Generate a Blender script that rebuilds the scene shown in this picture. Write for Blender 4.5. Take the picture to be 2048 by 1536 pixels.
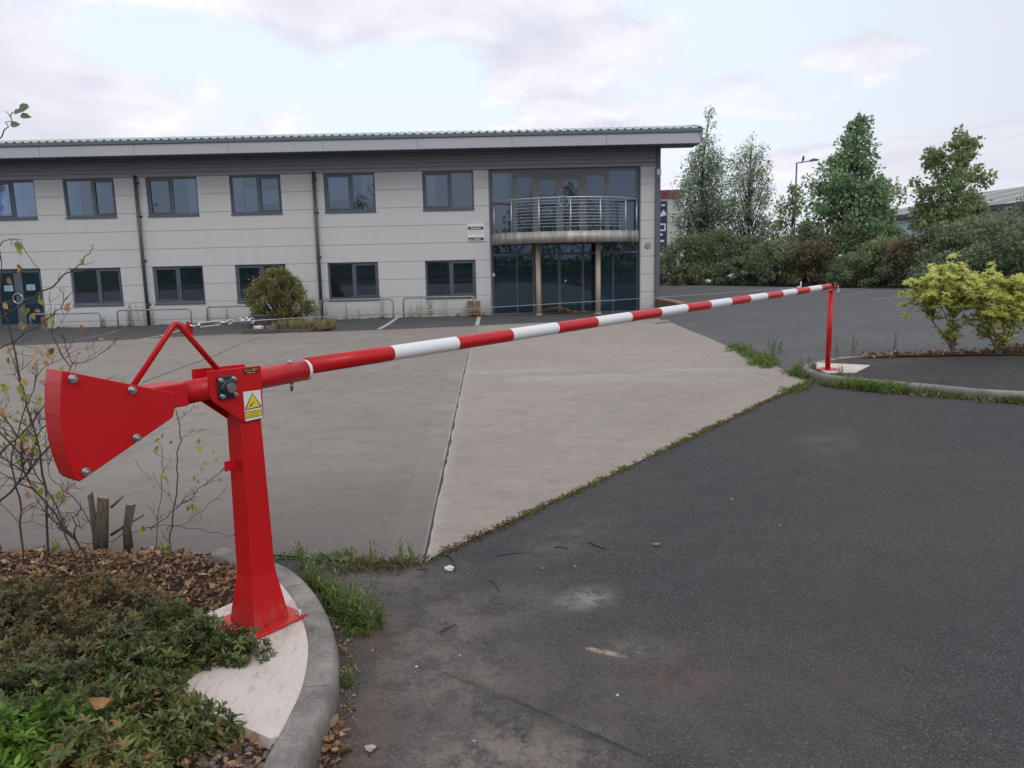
import bpy, bmesh, math, random
import numpy as np
from mathutils import Vector, Matrix
from math import radians as R_, sin, cos, pi

for o in list(bpy.data.objects): bpy.data.objects.remove(o)
SC = bpy.context.scene
COL = SC.collection
rnd = random.Random(7)
rng = np.random.default_rng(7)

# ---------------------------------------------------------------- camera
FPX, CX, CY = 1540.0, 1024.0, 768.0          # focal length and centre in pixels of the 2048 x 1536 photograph
PITCH, ROLL, EYE = R_(9.3), 0.022, 1.55
fwd = np.array([0, cos(PITCH), -sin(PITCH)])
_r0 = np.array([1.0, 0, 0]); _u0 = np.cross(_r0, fwd)
RT = cos(ROLL)*_r0 - sin(ROLL)*_u0
UP = sin(ROLL)*_r0 + cos(ROLL)*_u0
CAMP = np.array([0, 0, EYE])
cam = bpy.data.cameras.new('camera'); camo = bpy.data.objects.new('camera', cam); COL.objects.link(camo)
cam.sensor_width = 36; cam.lens = 36*FPX/2048; cam.clip_end = 2000; cam.clip_start = 0.05
camo.matrix_world = Matrix(((RT[0], UP[0], -fwd[0], 0), (RT[1], UP[1], -fwd[1], 0), (RT[2], UP[2], -fwd[2], EYE), (0, 0, 0, 1)))
cam.dof.use_dof = True; cam.dof.focus_distance = 3.3; cam.dof.aperture_fstop = 10.0
SC.camera = camo

# ---------------------------------------------------------------- light
SUN_EL, SUN_AZ = 44, 152                      # degrees; azimuth from +Y towards +X
w = bpy.data.worlds.new('World'); SC.world = w; w.use_nodes = True
SKY_STRENGTH = 0.1
sun = bpy.data.lights.new('sun', 'SUN'); sun.energy = 1.0; sun.angle = R_(28); sun.color = (1, .95, .88)
suno = bpy.data.objects.new('sun', sun); COL.objects.link(suno)
_sd = Vector((sin(R_(SUN_AZ))*cos(R_(SUN_EL)), cos(R_(SUN_AZ))*cos(R_(SUN_EL)), sin(R_(SUN_EL))))
suno.rotation_euler = _sd.to_track_quat('Z', 'Y').to_euler()
SC.view_settings.view_transform = 'Standard'; SC.view_settings.look = 'None'
SC.view_settings.exposure = 0.0; SC.view_settings.gamma = 1.0; SC.view_settings.use_curve_mapping = False
SC.render.engine = 'CYCLES'
SC.cycles.use_denoising = True
SC.cycles.max_bounces = 8; SC.cycles.transparent_max_bounces = 8
SC.cycles.caustics_reflective = False; SC.cycles.caustics_refractive = False

# ---------------------------------------------------------------- node helper
class NT:
    def __init__(s, tree): s.t = tree; s.t.nodes.clear()
    def n(s, typ, ins=None, **kw):
        nd = s.t.nodes.new(typ)
        for k, v in kw.items(): setattr(nd, k, v)
        for k, v in (ins or {}).items():
            sock = nd.inputs[k]
            if isinstance(v, bpy.types.NodeSocket): s.t.links.new(v, sock)
            else: sock.default_value = v
        return nd
    def math(s, op, a, b=0.0, c=0.0, clamp=False):
        return s.n('ShaderNodeMath', {0: a, 1: b, 2: c}, operation=op, use_clamp=clamp).outputs[0]
    def mix(s, f, a, b, blend='MIX'):
        nd = s.n('ShaderNodeMix', data_type='RGBA', blend_type=blend)
        for k, v in ((0, f), (6, a), (7, b)):
            if isinstance(v, bpy.types.NodeSocket): s.t.links.new(v, nd.inputs[k])
            else: nd.inputs[k].default_value = v if k == 0 else (*v, 1)[:4]
        return nd.outputs[2]
    def noise(s, vec, scale, detail=4, rough=.55, dist=0.0):
        return s.n('ShaderNodeTexNoise', {'Vector': vec, 'Scale': scale, 'Detail': detail, 'Roughness': rough, 'Distortion': dist}).outputs[0]
    def ramp(s, f, stops, interp='LINEAR'):
        nd = s.n('ShaderNodeValToRGB', {0: f}); cr = nd.color_ramp; cr.interpolation = interp
        while len(cr.elements) > 1: cr.elements.remove(cr.elements[-1])
        for i, (p, c) in enumerate(stops):
            e = cr.elements[0] if i == 0 else cr.elements.new(p)
            e.position = p
            if not hasattr(c, '__len__'): c = (c, c, c)
            e.color = (*c, 1)[:4]
        return nd.outputs[0]
    def smooth(s, v, a, b):
        return s.n('ShaderNodeMapRange', {0: v, 1: a, 2: b, 3: 0.0, 4: 1.0}, interpolation_type='SMOOTHSTEP', clamp=True).outputs[0]
    def pos(s): return s.n('ShaderNodeNewGeometry').outputs['Position']
    def objc(s): return s.n('ShaderNodeTexCoord').outputs['Object']
    def vmul(s, v, xyz): return s.n('ShaderNodeVectorMath', {0: v, 1: xyz}, operation='MULTIPLY').outputs[0]
    def sep(s, v): return s.n('ShaderNodeSeparateXYZ', {0: v}).outputs
    def blob(s, v, c, r, soft=.5, sx=1.0, sy=1.0, rot=0.0):
        """1 inside an ellipse on the ground around c"""
        d = s.n('ShaderNodeVectorMath', {0: v, 1: (-c[0], -c[1], 0)}, operation='ADD').outputs[0]
        if rot: d = s.n('ShaderNodeVectorRotate', {'Vector': d, 'Angle': -rot}, rotation_type='Z_AXIS').outputs[0]
        d = s.vmul(d, (1/sx, 1/sy, 0))
        l = s.n('ShaderNodeVectorMath', {0: d}, operation='LENGTH').outputs['Value']
        return s.smooth(l, r, r*soft)

def material(name):
    m = bpy.data.materials.new(name); m.use_nodes = True
    return m, NT(m.node_tree)
def finish(nt, col, rough=.6, bump=None, bstr=.3, bdist=.01, metal=0.0, spec=.5, coat=0.0, trans=0.0, extra=None):
    p = nt.n('ShaderNodeBsdfPrincipled')
    for k, v in (('Base Color', col), ('Roughness', rough), ('Metallic', metal), ('Specular IOR Level', spec), ('Coat Weight', coat)):
        if isinstance(v, bpy.types.NodeSocket): nt.t.links.new(v, p.inputs[k])
        else: p.inputs[k].default_value = (*v, 1)[:4] if k == 'Base Color' else v
    if bump is not None:
        b = nt.n('ShaderNodeBump', {'Height': bump, 'Strength': bstr, 'Distance': bdist})
        nt.t.links.new(b.outputs[0], p.inputs['Normal'])
    sh = p.outputs[0]
    if trans:
        tr = nt.n('ShaderNodeBsdfTranslucent')
        if isinstance(col, bpy.types.NodeSocket): nt.t.links.new(col, tr.inputs[0])
        else: tr.inputs[0].default_value = (*col, 1)[:4]
        sh = nt.n('ShaderNodeMixShader', {0: trans, 1: sh, 2: tr.outputs[0]}).outputs[0]
    out = nt.n('ShaderNodeOutputMaterial'); nt.t.links.new(sh, out.inputs[0])

def simple(name, col, rough=.5, metal=0.0, var=.06, scale=8.0, spec=.5, coat=0.0, bstr=0.0):
    m, t = material(name)
    n = t.noise(t.objc(), scale, 5)
    c = t.mix(n, tuple(x*(1-var) for x in col), tuple(min(1, x*(1+var)) for x in col))
    finish(t, c, rough, n if bstr else None, bstr, .004, metal, spec, coat)
    return m

def leafmat(name, stops, rough=.5, trans=.25, spec=.4):
    m, t = material(name)
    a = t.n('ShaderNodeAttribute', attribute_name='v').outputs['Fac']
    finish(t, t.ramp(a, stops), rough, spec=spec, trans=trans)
    return m

# ---------------------------------------------------------------- sky with broken cloud
def build_sky():
    t = NT(w.node_tree)
    sky = t.n('ShaderNodeTexSky', sky_type='NISHITA', sun_disc=False, sun_elevation=R_(SUN_EL), sun_rotation=R_(SUN_AZ))
    sky.air_density = 1.0; sky.dust_density = 1.5
    d = t.n('ShaderNodeTexCoord').outputs['Generated']
    x, y, z = t.sep(d)
    zz = t.math('ADD', t.math('MAXIMUM', z, 0.0), 0.16)
    cx = t.math('DIVIDE', x, zz); cy = t.math('DIVIDE', y, zz)
    def field(dy, dx=0.0):
        v = t.n('ShaderNodeCombineXYZ', {0: t.math('ADD', cx, dx), 1: t.math('ADD', cy, dy), 2: 3.7}).outputs[0]
        v = t.vmul(v, (1.0, .8, 1))
        return t.noise(v, 1.45, 8, .55, .2)
    f0 = field(0.0); f1 = field(.12, .05)
    # broad banks, in direction space
    def bank(az, el, ra, rel, amt):
        A = t.math('ARCTAN2', x, y); E = t.math('ARCSINE', z)
        q = t.math('ADD', t.math('POWER', t.math('DIVIDE', t.math('SUBTRACT', A, R_(az)), R_(ra)), 2.0),
                   t.math('POWER', t.math('DIVIDE', t.math('SUBTRACT', E, R_(el)), R_(rel)), 2.0))
        return t.math('MULTIPLY', t.math('EXPONENT', t.math('MULTIPLY', q, -1.0)), amt)
    dens = f0
    for b in BANKS: dens = t.math('ADD', dens, bank(*b))
    mask = t.smooth(dens, .455, .565)
    # lit edges: density rising upwards = under side, falling = sunlit top
    lit = t.math('MULTIPLY', t.math('SUBTRACT', f0, f1), 4.0)
    lit = t.math('ADD', lit, .45, clamp=True)
    thick = t.smooth(dens, .58, .85)
    ccol = t.mix(lit, (7.3, 7.3, 8.5), (11.2, 11.1, 11.3))
    ccol = t.mix(t.math('MULTIPLY', thick, .75), ccol, (6.9, 6.95, 8.1))
    clear = t.mix(.86, sky.outputs[0], (9.3, 10.5, 11.6))
    hz = t.smooth(z, .30, .02)
    clear = t.mix(t.math('MULTIPLY', hz, .6), clear, (9.2, 9.3, 9.9))
    east = t.smooth(t.math('ARCTAN2', x, y), .2, .75)
    col = t.mix(t.math('MULTIPLY', mask, .92), clear, ccol)
    col = t.mix(t.math('MULTIPLY', east, .72), col, (6.7, 6.95, 7.8))
    below = t.smooth(z, 0.0, -.05)
    col = t.mix(below, col, (2.0, 2.0, 1.9))
    bg = t.n('ShaderNodeBackground', {0: col, 1: SKY_STRENGTH})
    out = t.n('ShaderNodeOutputWorld'); t.t.links.new(bg.outputs[0], out.inputs[0])
BANKS = [(-34, 10.5, 9, 4.5, .28), (-25, 6.0, 13, 2.6, .24), (-11, 16.6, 13, 2.2, .22), (5, 14, 8, 3.2, .14), (2, 7.5, 9, 2.5, .10), (-9, 11, 9, 2.8, -.30), (-23, 14.2, 5.5, 2.2, -.22), (14, 10, 6, 3, -.06), (0, 40, 70, 16, .10)]
build_sky()

# ---------------------------------------------------------------- pixels of the survey photograph -> places
def ray(px, py):
    d = fwd*FPX + RT*(px-CX) - UP*(py-CY); return d/d[1]
def onz(px, py, z=0.0):
    d = ray(px, py); return CAMP + d*((z-EYE)/d[2])
def onY(px, py, Y): return CAMP + ray(px, py)*Y
def sst(a, b, v):
    u = min(1, max(0, (v-a)/(b-a))); return u*u*(3-2*u)
def zg(x, y):
    """height of the paved ground: level by the gate, falling gently to the office front"""
    s = sst(12, 24.5, y)
    if s == 0: return 0.0
    wd = .12 if y >= 26 else .12 + 3.2*min(1, (26-y)/6.0)
    xw = 5.2 + max(0, (27-y))*.12
    return -(0.40 + .0085*max(0, -x))*s*(1-sst(xw-wd, xw, x))
def G(px, py, dz=0.0):
    z = 0.0
    for _ in range(12):
        p = onz(px, py, z+dz); z = zg(p[0], p[1])
    return np.array([p[0], p[1], z+dz])

# ---------------------------------------------------------------- mesh helpers
def ob(name, mesh, parent=None, loc=None, label=None, cat=None, group=None, kind=None):
    o = bpy.data.objects.new(name, mesh); COL.objects.link(o)
    if parent is not None: o.parent = parent
    if loc is not None: o.location = loc
    if label: o['label'] = label
    if cat: o['category'] = cat
    if group: o['group'] = group
    if kind: o['kind'] = kind
    return o
def thing(name, label, cat, loc=(0, 0, 0), rotz=0.0, group=None):
    o = ob(name, None, None, loc, label, cat, group); o.rotation_euler = (0, 0, rotz)
    o.empty_display_size = .2
    return o

class MB:
    def __init__(s): s.v = []; s.f = []; s.mi = []; s.sm = []
    def add(s, vs, fs, mi=0, sm=False, M=None):
        b = len(s.v)
        for p in vs:
            p = Vector(p)
            s.v.append(tuple(M @ p) if M is not None else tuple(p))
        for f in fs: s.f.append([b+i for i in f]); s.mi.append(mi); s.sm.append(sm)
        return s
    def box(s, x0, x1, y0, y1, z0, z1, mi=0, M=None):
        v = [(x0, y0, z0), (x1, y0, z0), (x1, y1, z0), (x0, y1, z0), (x0, y0, z1), (x1, y0, z1), (x1, y1, z1), (x0, y1, z1)]
        return s.add(v, [(0, 3, 2, 1), (4, 5, 6, 7), (0, 1, 5, 4), (1, 2, 6, 5), (2, 3, 7, 6), (3, 0, 4, 7)], mi, False, M)
    def tube(s, pts, rad, n=8, mi=0, caps=True, mis=None):
        pts = [Vector(p) for p in pts]; m = len(pts)
        rads = rad if hasattr(rad, '__len__') else [rad]*m
        vs = []; prev = None
        for i, p in enumerate(pts):
            if i == 0: d = pts[1]-pts[0]
            elif i == m-1: d = pts[-1]-pts[-2]
            else: d = (pts[i+1]-pts[i]).normalized() + (pts[i]-pts[i-1]).normalized()
            d = d.normalized() if d.length > 1e-9 else Vector((0, 0, 1))
            if prev is None:
                a = Vector((0, 0, 1)) if abs(d.z) < .9 else Vector((1, 0, 0))
                u = d.cross(a).normalized()
            else:
                u = prev - d*prev.dot(d)
                u = u.normalized() if u.length > 1e-6 else d.orthogonal().normalized()
            prev = u; vv = d.cross(u)
            for k in range(n):
                a = 2*pi*k/n; vs.append(p + (u*cos(a) + vv*sin(a))*rads[i])
        fs = []; b = len(s.v); s.v += [tuple(q) for q in vs]
        for i in range(m-1):
            for k in range(n):
                s.f.append([b+i*n+k, b+i*n+(k+1) % n, b+(i+1)*n+(k+1) % n, b+(i+1)*n+k]); s.mi.append(mis[i] if mis else mi); s.sm.append(True)
        if caps:
            s.f.append([b+k for k in range(n)][::-1]); s.mi.append(mi if not mis else mis[0]); s.sm.append(False)
            s.f.append([b+(m-1)*n+k for k in range(n)]); s.mi.append(mi if not mis else mis[-1]); s.sm.append(False)
        return s
    def cyl(s, p0, p1, r, n=16, mi=0, r1=None): return s.tube([p0, p1], [r, r if r1 is None else r1], n, mi)
    def prism(s, poly, axis, a, b, mi=0, M=None):
        """poly in the two other axes, swept along axis 'x','y','z' from a to b"""
        def P(u, v, t): return {'x': (t, u, v), 'y': (u, t, v), 'z': (u, v, t)}[axis]
        n = len(poly)
        vs = [P(u, v, a) for u, v in poly] + [P(u, v, b) for u, v in poly]
        fs = [list(range(n)), list(range(n, 2*n))[::-1]] + [(i, i+n, (i+1) % n+n, (i+1) % n) for i in range(n)]
        return s.add(vs, fs, mi, False, M)
    def bolt(s, p, d, r, h, mi=0):
        d = Vector(d).normalized(); p = Vector(p)
        s.cyl(p, p+d*h*.3, r*1.35, 14, mi); s.cyl(p+d*h*.3, p+d*h, r, 6, mi); s.cyl(p+d*h, p+d*h*1.35, r*.5, 8, mi)
        return s
    def mesh(s, name, mats, bevel=0.0, seg=2):
        me = bpy.data.meshes.new(name); me.from_pydata(s.v, [], s.f)
        for m in (mats if isinstance(mats, (list, tuple)) else [mats]): me.materials.append(m)
        me.polygons.foreach_set('material_index', s.mi)
        me.polygons.foreach_set('use_smooth', s.sm)
        bm = bmesh.new(); bm.from_mesh(me)
        bmesh.ops.recalc_face_normals(bm, faces=bm.faces[:])
        if bevel:
            es = [e for e in bm.edges if len(e.link_faces) == 2 and e.calc_face_angle(0) > .5]
            bmesh.ops.bevel(bm, geom=es, offset=bevel, segments=seg, profile=.5, affect='EDGES', clamp_overlap=True)
        bm.to_mesh(me); bm.free(); me.update()
        return me
def part(name, mb, mats, parent, bevel=0.0, label=None, seg=2):
    return ob(name, mb.mesh(name, mats, bevel, seg), parent, label=label)

def np_mesh(name, V, Fq, mats, v=None, mi=None, smooth=False):
    me = bpy.data.meshes.new(name)
    n = len(V); q = len(Fq); k = Fq.shape[1]
    me.vertices.add(n); me.vertices.foreach_set('co', np.ascontiguousarray(V, dtype=np.float32).ravel())
    me.loops.add(q*k); me.loops.foreach_set('vertex_index', np.ascontiguousarray(Fq, dtype=np.int32).ravel())
    me.polygons.add(q); me.polygons.foreach_set('loop_start', np.arange(0, q*k, k, dtype=np.int32))
    if smooth: me.polygons.foreach_set('use_smooth', np.ones(q, dtype=bool))
    for m in (mats if isinstance(mats, (list, tuple)) else [mats]): me.materials.append(m)
    if mi is not None: me.polygons.foreach_set('material_index', np.asarray(mi, dtype=np.int32))
    if v is not None:
        a = me.attributes.new('v', 'FLOAT', 'POINT'); a.data.foreach_set('value', np.ascontiguousarray(v, dtype=np.float32))
    me.update(calc_edges=True); me.validate()
    return me

def unit(a): return a/np.maximum(np.linalg.norm(a, axis=-1, keepdims=True), 1e-9)
def leaf_arrays(pos, axis, nrm, L, W, v, fold=.15, curl=0.0, kind='q'):
    """folded leaf blades; returns verts, quads, attribute"""
    N = len(pos); axis = unit(axis); side = unit(np.cross(axis, nrm)); nr = np.cross(side, axis)
    L = np.broadcast_to(np.asarray(L, float), (N,))[:, None]; W = np.broadcast_to(np.asarray(W, float), (N,))[:, None]
    curl = np.broadcast_to(np.asarray(curl, float), (N,))[:, None]
    if kind == 'q':
        rows = [pos, pos+axis*L*.45+side*W*.5+nr*W*fold, pos+axis*L+nr*L*curl, pos+axis*L*.45-side*W*.5+nr*W*fold]
        V = np.stack(rows, 1).reshape(-1, 3); F = np.arange(4*N).reshape(N, 4); k = 4
    else:
        b = pos; t = pos+axis*L*.97+nr*L*curl
        def m(f, s, up): return pos+axis*L*f+side*W*s+nr*(W*fold*up+L*curl*f*f)
        rows = [b, m(.30, .42, 1), m(.66, .40, 1), t, m(.66, -.40, 1), m(.30, -.42, 1)]
        V = np.stack(rows, 1).reshape(-1, 3); o = np.arange(N)[:, None]*6
        F = np.concatenate([o+np.array([0, 1, 2, 3]), o+np.array([0, 3, 4, 5])], 1).reshape(-1, 4); k = 6
    return V, F, np.repeat(v, k)
class Foliage:
    def __init__(s): s.V = []; s.F = []; s.A = []; s.M = []; s.n = 0
    def add(s, V, F, A, mi=0):
        s.V.append(V); s.F.append(F+s.n); s.A.append(A); s.M.append(np.full(len(F), mi)); s.n += len(V); return s
    def mesh(s, name, mats): return np_mesh(name, np.concatenate(s.V), np.concatenate(s.F), mats, np.concatenate(s.A), np.concatenate(s.M))
def rand_dirs(n, up=0.0):
    d = rng.normal(size=(n, 3)); d[:, 2] += up; return unit(d)

def sheet(name, poly, dz, mat, step=1.0, xs=None, ys=None, zf=None, kind='structure'):
    """flat paving: polygon in plan, cut into cells and laid on the ground height plus dz"""
    bm = bmesh.new()
    vs = [bm.verts.new((p[0], p[1], 0)) for p in poly]
    bm.faces.new(vs); bmesh.ops.triangulate(bm, faces=bm.faces[:])
    x0, x1 = min(p[0] for p in poly), max(p[0] for p in poly); y0, y1 = min(p[1] for p in poly), max(p[1] for p in poly)
    if xs is None: xs = np.arange(math.ceil(x0/step)*step, x1, step)
    if ys is None: ys = np.arange(math.ceil(y0/step)*step, y1, step)
    for c in xs: bmesh.ops.bisect_plane(bm, geom=bm.verts[:]+bm.edges[:]+bm.faces[:], plane_co=(float(c), 0, 0), plane_no=(1, 0, 0))
    for c in ys: bmesh.ops.bisect_plane(bm, geom=bm.verts[:]+bm.edges[:]+bm.faces[:], plane_co=(0, float(c), 0), plane_no=(0, 1, 0))
    zf = zf or zg
    for v in bm.verts: v.co.z = zf(v.co.x, v.co.y)+dz
    bmesh.ops.triangulate(bm, faces=[f for f in bm.faces if len(f.verts) > 4])
    bmesh.ops.recalc_face_normals(bm, faces=bm.faces[:])
    if sum(f.normal.z for f in bm.faces) < 0: bmesh.ops.reverse_faces(bm, faces=bm.faces[:])
    me = bpy.data.meshes.new(name); bm.to_mesh(me); bm.free(); me.materials.append(mat)
    return ob(name, me, kind=kind)
def catmull(P, n=6):
    P = [np.array(p, float) for p in P]; out = []
    for i in range(len(P)-1):
        a = P[max(0, i-1)]; b = P[i]; c = P[i+1]; d = P[min(len(P)-1, i+2)]
        for k in range(n):
            t = k/n; out.append(.5*((2*b)+(c-a)*t+(2*a-5*b+4*c-d)*t*t+(3*b-a-3*c+d)*t**3))
    out.append(P[-1]); return out
def text_mesh(s, size, mat, depth=.0):
    cu = bpy.data.curves.new('lettering', 'FONT'); cu.body = s; cu.size = size; cu.align_x = 'CENTER'; cu.align_y = 'CENTER'; cu.extrude = depth
    o = bpy.data.objects.new('lettering', cu); COL.objects.link(o)
    dg = bpy.context.evaluated_depsgraph_get(); me = bpy.data.meshes.new_from_object(o.evaluated_get(dg))
    bpy.data.objects.remove(o); bpy.data.curves.remove(cu)
    me.materials.clear(); me.materials.append(mat); return me

# ================================================================ GROUND
def m_asphalt(name, base, warm, stains=(), grain=260):
    m, t = material(name); P = t.pos()
    fine = t.n('ShaderNodeTexVoronoi', {'Vector': P, 'Scale': grain}, feature='F1')
    fc = t.sep(fine.outputs['Color'])[0]
    big = t.noise(P, .55, 5, .6); mid = t.noise(P, 5.0, 5, .65); gr = t.noise(P, 70, 3, .7)
    c = t.mix(t.smooth(big, .3, .72), base, warm)
    c = t.mix(t.math('MULTIPLY', t.smooth(mid, .35, .75), .35), c, tuple(x*1.35 for x in warm))
    c = t.mix(1.0, c, t.ramp(fc, [(0, .55), (.5, .92), (.86, 1.15), (.965, 1.7), (1, 3.2)]), 'MULTIPLY')
    c = t.mix(1.0, c, t.ramp(gr, [(.25, .72), (.75, 1.25)]), 'MULTIPLY')
    for (cc, r, soft, sx, sy, rot, col, amt, ns) in stains:
        b = t.blob(P, cc, r, soft, sx, sy, rot)
        if ns: b = t.math('MULTIPLY', b, t.math('MULTIPLY', t.smooth(t.noise(P, ns, 7, .8), .36, .62), t.math('ADD', .45, t.math('MULTIPLY', t.smooth(t.noise(P, ns*7, 4, .85), .36, .58), .75)), clamp=True))
        c = t.mix(t.math('MULTIPLY', b, amt), c, col)
    h = t.math('ADD', t.math('MULTIPLY', fc, .6), gr)
    finish(t, c, .88, h, .55, .006, spec=.25)
    return m
DUST = (.235, .195, .165)
stains = [((.1, 2.45), 1.3, .1, 1.0, .75, .2, (.13, .108, .094), .62, 3.5), ((-.05, 2.18), .62, .2, .8, .5, 0, DUST, .85, 7), ((-.30, 2.75), .7, .1, .7, 1.0, .2, DUST, .62, 6), ((-.15, 3.25), .7, .1, 1.2, .5, .3, DUST, .4, 6),
          ((.31, 3.33), .20, .05, 1.1, .8, .5, (.36, .335, .305), .7, 11), ((.345, 2.84), .10, .55, 1.15, .22, -.48, (.46, .34, .27), 1.0, 20),
          ((.48, 2.86), .3, .1, 1, .5, 0, DUST, .4, 14), ((.62, 2.65), .30, .1, 1, .7, 0, (.15, .09, .07), .5, 9), ((-.6, 3.6), .5, .1, 1, .7, 0, DUST, .5, 8),
          ((-.22, 2.665), 1, .2, .24, .009, -.64, (.03, .028, .028), .5, 0), ((.045, 2.465), 1, .2, .22, .011, -.66, (.026, .025, .026), .65, 0), ((.29, 2.268), 1, .2, .24, .014, -.69, (.026, .025, .026), .65, 0), ((.55, 2.06), 1, .2, .24, .018, -.66, (.028, .027, .028), .6, 0), ((.10, 2.40), 1, .1, .5, .05, -.67, (.03, .03, .032), .45, 9), ((1.6, 3.2), 1.1, .1, 1, .5, .3, (.075, .055, .052), .5, 4), ((2.2, 4.6), 1.2, .1, 1, .5, .3, (.058, .062, .056), .5, 3), ((1.1, 2.5), .6, .1, 1, .6, .3, (.10, .075, .066), .5, 8),
          ((2.6, 6.2), .7, .1, 1, .5, .9, DUST, .25, 5), ((.3, 4.1), .6, .1, 1.2, .4, .9, DUST, .35, 6), ((-.52, 2.3), .35, .1, .4, 1.6, 0, (.20, .13, .08), .6, 16), ((-.58, 3.05), .3, .1, .6, 1.3, 0, (.16, .10, .07), .6, 14)]
M_ROAD = m_asphalt('road asphalt', (.059, .0565, .0600), (.074, .069, .0685), stains)
M_PARK = m_asphalt('car park asphalt', (.100, .101, .107), (.125, .123, .124), [((4.3, 9.8), 1.2, .1, 1, 1, 0, (.1, .085, .07), .5, 4)], grain=120)
M_STRIP = m_asphalt('worn asphalt', (.085, .084, .087), (.105, .10, .098), [((-9, 22.5), 4, .1, 1.3, .4, 0, (.16, .125, .11), .35, 1.2), ((-2.4, 23.2), 1.0, .1, 1.2, .5, 0, (.20, .16, .14), .55, 3)], grain=120)
M_PATH = m_asphalt('footway asphalt', (.046, .045, .047), (.062, .058, .057), [((4.9, 10.1), 1.2, .1, 1.4, .5, .2, (.13, .10, .085), .5, 5)], grain=160)

def m_concrete(name, base, light, dark, near_dark):
    m, t = material(name); P = t.pos()
    wob = t.noise(P, .8, 2)
    px, py, pz = t.sep(P)
    # tamped ridges run across the slab, about every 25 mm
    u = t.math('ADD', t.math('ADD', py, t.math('MULTIPLY', px, .028)), t.math('MULTIPLY', wob, .12))
    v1 = t.n('ShaderNodeCombineXYZ', {0: t.math('MULTIPLY', px, 6.0), 1: t.math('MULTIPLY', u, 34), 2: 0.0}).outputs[0]
    br = t.noise(v1, 1.0, 5, .75, .6)
    v2 = t.n('ShaderNodeCombineXYZ', {0: t.math('MULTIPLY', px, .5), 1: t.math('MULTIPLY', u, 2.6), 2: 4.0}).outputs[0]
    br2 = t.noise(v2, 1.0, 4, .6)
    big = t.noise(P, .45, 5, .6); gr = t.noise(P, 160, 3, .7); mid = t.noise(P, 3.2, 6, .7)
    c = t.mix(t.smooth(big, .3, .7), base, light)
    c = t.mix(t.math('MULTIPLY', t.smooth(br2, .45, .8), .35), c, light)
    c = t.mix(t.math('MULTIPLY', t.smooth(mid, .44, .68), .55), c, dark)
    mot = t.noise(P, 9.0, 5, .75)
    c = t.mix(t.math('MULTIPLY', t.smooth(mot, .5, .68), .35), c, tuple(x*1.12 for x in light))
    c = t.mix(t.math('MULTIPLY', t.smooth(t.noise(P, 2.1, 5, .7), .52, .66), .35), c, (base[0]*1.02, base[1]*.97, base[2]*.95))
    # smooth trowelled margin beside the joint
    jx = t.math('ADD', px, t.math('ADD', .371, t.math('MULTIPLY', py, .0272)))
    band = t.math('MULTIPLY', t.smooth(jx, -.215, -.205), t.smooth(jx, .0, -.004)) if near_dark else t.smooth(jx, .10, .02)
    brk = t.ramp(br, [(.28, .76), (.44, .96), (.58, 1.03), (.74, 1.18)])
    brk = t.mix(band, brk, (1.0, 1.0, 1.0) if near_dark else (1.04, 1.03, 1.0))
    c = t.mix(1.0, c, brk, 'MULTIPLY')
    c = t.mix(1.0, c, t.ramp(gr, [(.25, .85), (.75, 1.14)]), 'MULTIPLY')
    edge = t.math('MULTIPLY', t.smooth(jx, .035, .0) if not near_dark else t.smooth(jx, -.03, -.005), t.smooth(mid, .42, .5))
    c = t.mix(t.math('MULTIPLY', edge, .55), c, (.5, .47, .43))
    if near_dark:
        d = t.smooth(t.math('ADD', py, t.math('MULTIPLY', mid, 2.2)), 7.8, 4.2)  # left slab goes darker towards its near end, boundary broken by noise
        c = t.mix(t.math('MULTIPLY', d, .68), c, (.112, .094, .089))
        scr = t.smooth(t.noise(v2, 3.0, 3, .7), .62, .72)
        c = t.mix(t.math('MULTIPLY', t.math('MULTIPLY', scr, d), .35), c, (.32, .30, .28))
    else:
        st = t.blob(P, (1.3, 10.2), 2.2, .1, 1.2, .55)
        c = t.mix(t.math('MULTIPLY', t.math('MULTIPLY', st, t.smooth(br2, .42, .62)), .6), c, (.48, .45, .40))
    sv = t.n('ShaderNodeTexVoronoi', {'Vector': P, 'Scale': 1.7}, feature='F1'); sd = t.math('ADD', sv.outputs['Distance'], t.math('MULTIPLY', t.noise(P, 14, 4, .7), .05))
    spot = t.math('MULTIPLY', t.smooth(sd, .105, .045), t.smooth(t.sep(sv.outputs['Color'])[0], .72, .78))
    c = t.mix(t.math('MULTIPLY', spot, .45), c, tuple(x*.45 for x in dark))
    h = t.math('ADD', t.math('MULTIPLY', br, t.math('SUBTRACT', 1.0, band)), t.math('MULTIPLY', gr, .35))
    finish(t, c, .85, h, .8, .014, spec=.3)
    return m
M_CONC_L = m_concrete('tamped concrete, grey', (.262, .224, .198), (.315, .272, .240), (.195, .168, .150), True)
M_CONC_R = m_concrete('tamped concrete, pale', (.330, .283, .245), (.378, .326, .280), (.268, .230, .203), False)

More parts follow.
